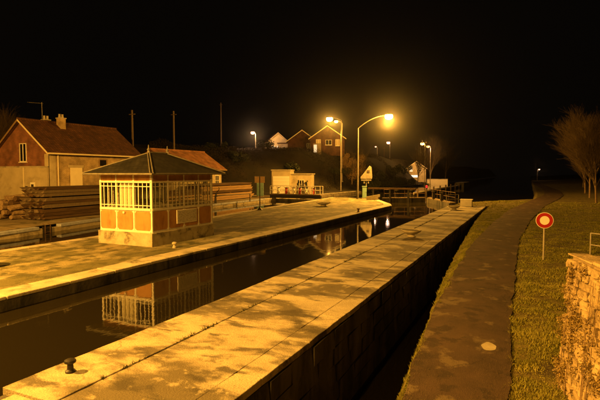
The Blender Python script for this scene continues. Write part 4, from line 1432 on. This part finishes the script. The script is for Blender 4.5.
# lit leafy tree by the double lamp
a, b = bare_tree(77, 6.0, .8, 2, (22, 8), .7, .16, .15, .012)
for k, (px, F, s_, lab) in enumerate(((352, 108, 1.05, 'orange lit leafless tree right of the double lamp'), (360, 112, 1.25, 'second orange lit tree behind the tall mast'), (346, 112, .8, 'low lit tree beside the brick hillside house'))):
    x, y = ray(px, F)
    t = thing('leafy_tree', lab, 'tree', (x, y, hland(x, y) - .2), k * 1.1, 'trees by the hillside lamp')
    t.scale = (s_, s_, s_)
    if k == 0:
        me_t, me_c = a.mesh('trunk', BARK), b.mesh('crown', TWIG)
        lf = leaf_cloud([((0, 0, 2.2), 1.2), ((.6, .2, 3.4), 1.0), ((-.5, .3, 4.2), 1.0), ((.1, -.4, 5.2), .8), ((-.8, -.2, 2.8), .9), ((.9, 0, 2.4), .8)], 2600, .09, 1.0, seed=12).mesh('leaves', LEAFO)
    for nm, me in (('trunk', me_t), ('crown', me_c), ('leaves', lf)):
        o = bpy.data.objects.new(nm, me)
        C.objects.link(o)
        o.parent = t
# hedge and small conifers
def conifer(label, x, y, z_, h_, r_, seed, m=LEAFD, group=None):
    t = thing('conifer_shrub', label, 'shrub', (x, y, z_), 0, group)
    MB().tube([(0, 0, -.2), (0, 0, h_ * .9)], [.06, .02], 6).build('stem', BARK, t)
    cs_ = [((random.uniform(-.1, .1), random.uniform(-.1, .1), h_ * (.1 + .85 * k / 9)), r_ * (1.05 - .8 * k / 9)) for k in range(10)]
    leaf_cloud(cs_, 900, .07, 1.0, seed=seed).build('foliage', m, t)
conifer('left of two narrow dark shrubs before the cabin wing', -33.2, 69.0, hland(-33.2, 69), 2.6, .38, 3, group='dark shrubs by the cabin')
conifer('right of two narrow dark shrubs before the cabin wing', -32.3, 70.2, hland(-32.3, 70.2), 2.5, .4, 4, group='dark shrubs by the cabin')
hx0, hy0 = ray(333, 106)
hg = thing('hedge', 'clipped green hedge under the brick hillside house', 'hedge', (hx0, hy0, hland(hx0, hy0) - .2), R(22))
leaf_cloud([((x * .7, 0, .6 + .3 * (x % 2)), .75) for x in range(-5, 6)], 3800, .08, 1.0, seed=8).build('foliage', LEAFD, hg)
bl = ['broad dark bush on the slope below the white lit house', 'dark bush on the slope left of the footbridge cabin', 'dark bush on the slope above the cabin', 'dark bush on the slope behind the mast', 'wide dark bush on the bank beyond the mast', 'dark bush below the tiny hillside lamp', 'dark bush below the pale canal house', 'rounded dark bush left on the dark slope', 'large dark bush on the ridge right of the mast', 'large dark bush on the ridge below the far pink lamp', 'large dark bush beside the roof of the pale canal house', 'large dark bush under the arm of the mast', 'large dark bush between the mast and the hillside lamp']
for k, (px, F) in enumerate(((262, 112), (240, 95), (292, 100), (372, 105), (386, 118), (398, 140), (408, 150), (215, 100), (379, 128), (391, 146), (402, 160), (369, 116), (363, 110))):
    x, y = ray(px, F)
    t = thing('bush', bl[k], 'bush', (x, y, hland(x, y) - .2), k, 'dark bushes on the slope')
    rq = random.Random(k)
    if k > 7:
        t.scale = (1.5, 1.5, 1.35)
    leaf_cloud([((rq.uniform(-2, 2), rq.uniform(-1, 1), rq.uniform(.3, 1.6)), rq.uniform(.6, 1.1)) for j in range(9)], 2200, .13, 1.0, seed=k).build('foliage', LEAFD, t)

# brush covering the slope: one dark mass
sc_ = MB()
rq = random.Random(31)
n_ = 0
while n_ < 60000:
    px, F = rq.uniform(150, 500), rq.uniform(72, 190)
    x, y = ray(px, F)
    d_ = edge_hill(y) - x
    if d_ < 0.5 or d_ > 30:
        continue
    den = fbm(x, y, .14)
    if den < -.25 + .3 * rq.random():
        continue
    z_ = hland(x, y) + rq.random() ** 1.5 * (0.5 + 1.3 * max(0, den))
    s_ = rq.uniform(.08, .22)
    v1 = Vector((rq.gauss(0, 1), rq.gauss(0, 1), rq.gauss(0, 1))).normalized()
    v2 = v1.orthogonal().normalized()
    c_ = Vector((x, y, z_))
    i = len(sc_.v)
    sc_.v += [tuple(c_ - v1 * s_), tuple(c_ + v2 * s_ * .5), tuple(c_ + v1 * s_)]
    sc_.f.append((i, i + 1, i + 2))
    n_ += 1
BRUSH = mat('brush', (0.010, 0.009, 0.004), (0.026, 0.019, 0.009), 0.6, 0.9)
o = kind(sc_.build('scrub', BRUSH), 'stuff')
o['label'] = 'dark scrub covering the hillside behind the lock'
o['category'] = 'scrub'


# loose grit and dead leaves on the towpath and its edges: nobody could count them
lit = MB()
rq = random.Random(77)
for k in range(2600):
    y = 7.3 + 34 * rq.random() ** 1.7
    a, b = lerp_tab(PLx, y), lerp_tab(PRx, y)
    t_ = rq.random()
    if rq.random() < .6:
        t_ = (t_ ** 3) * .35 if rq.random() < .5 else 1 - (t_ ** 3) * .35
    x = a + (b - a) * t_
    z_ = 0.049 + 0.03 * math.sin(math.pi * max(0, min(1, t_)))
    s_ = rq.uniform(.005, .014)
    an_ = rq.uniform(0, 6.28)
    i = len(lit.v)
    lit.v += [(x + s_ * math.cos(an_ + q_), y + 1.3 * s_ * math.sin(an_ + q_), z_ + rq.uniform(0, .012)) for q_ in (0, 1.7, 3.2, 4.6)]
    lit.f.append((i, i + 1, i + 2, i + 3))
o = kind(lit.build('leaf_litter', TWIG), 'stuff')
o['label'] = 'scattered grit and dead leaves on the towpath'
o['category'] = 'leaf litter'

# ================================================================== HAZE (thin air volume added to stand in for lens glare)
hz = MB().box(-430, -60, -5.5, 300, 640, 60)
hm = bpy.data.materials.new('glare_haze')
hm.use_nodes = True
N_, L_n = hm.node_tree.nodes, hm.node_tree.links
N_.remove(N_['Principled BSDF'])
pv = N_.new('ShaderNodeVolumePrincipled')
pv.inputs['Color'].default_value = (0.9, 0.9, 0.9, 1)
pv.inputs['Density'].default_value = HAZE
pv.inputs['Anisotropy'].default_value = 0.97
L_n.new(pv.outputs[0], N_['Material Output'].inputs['Volume'])
kind(hz.build('lamp_glare_haze', hm), 'stuff')
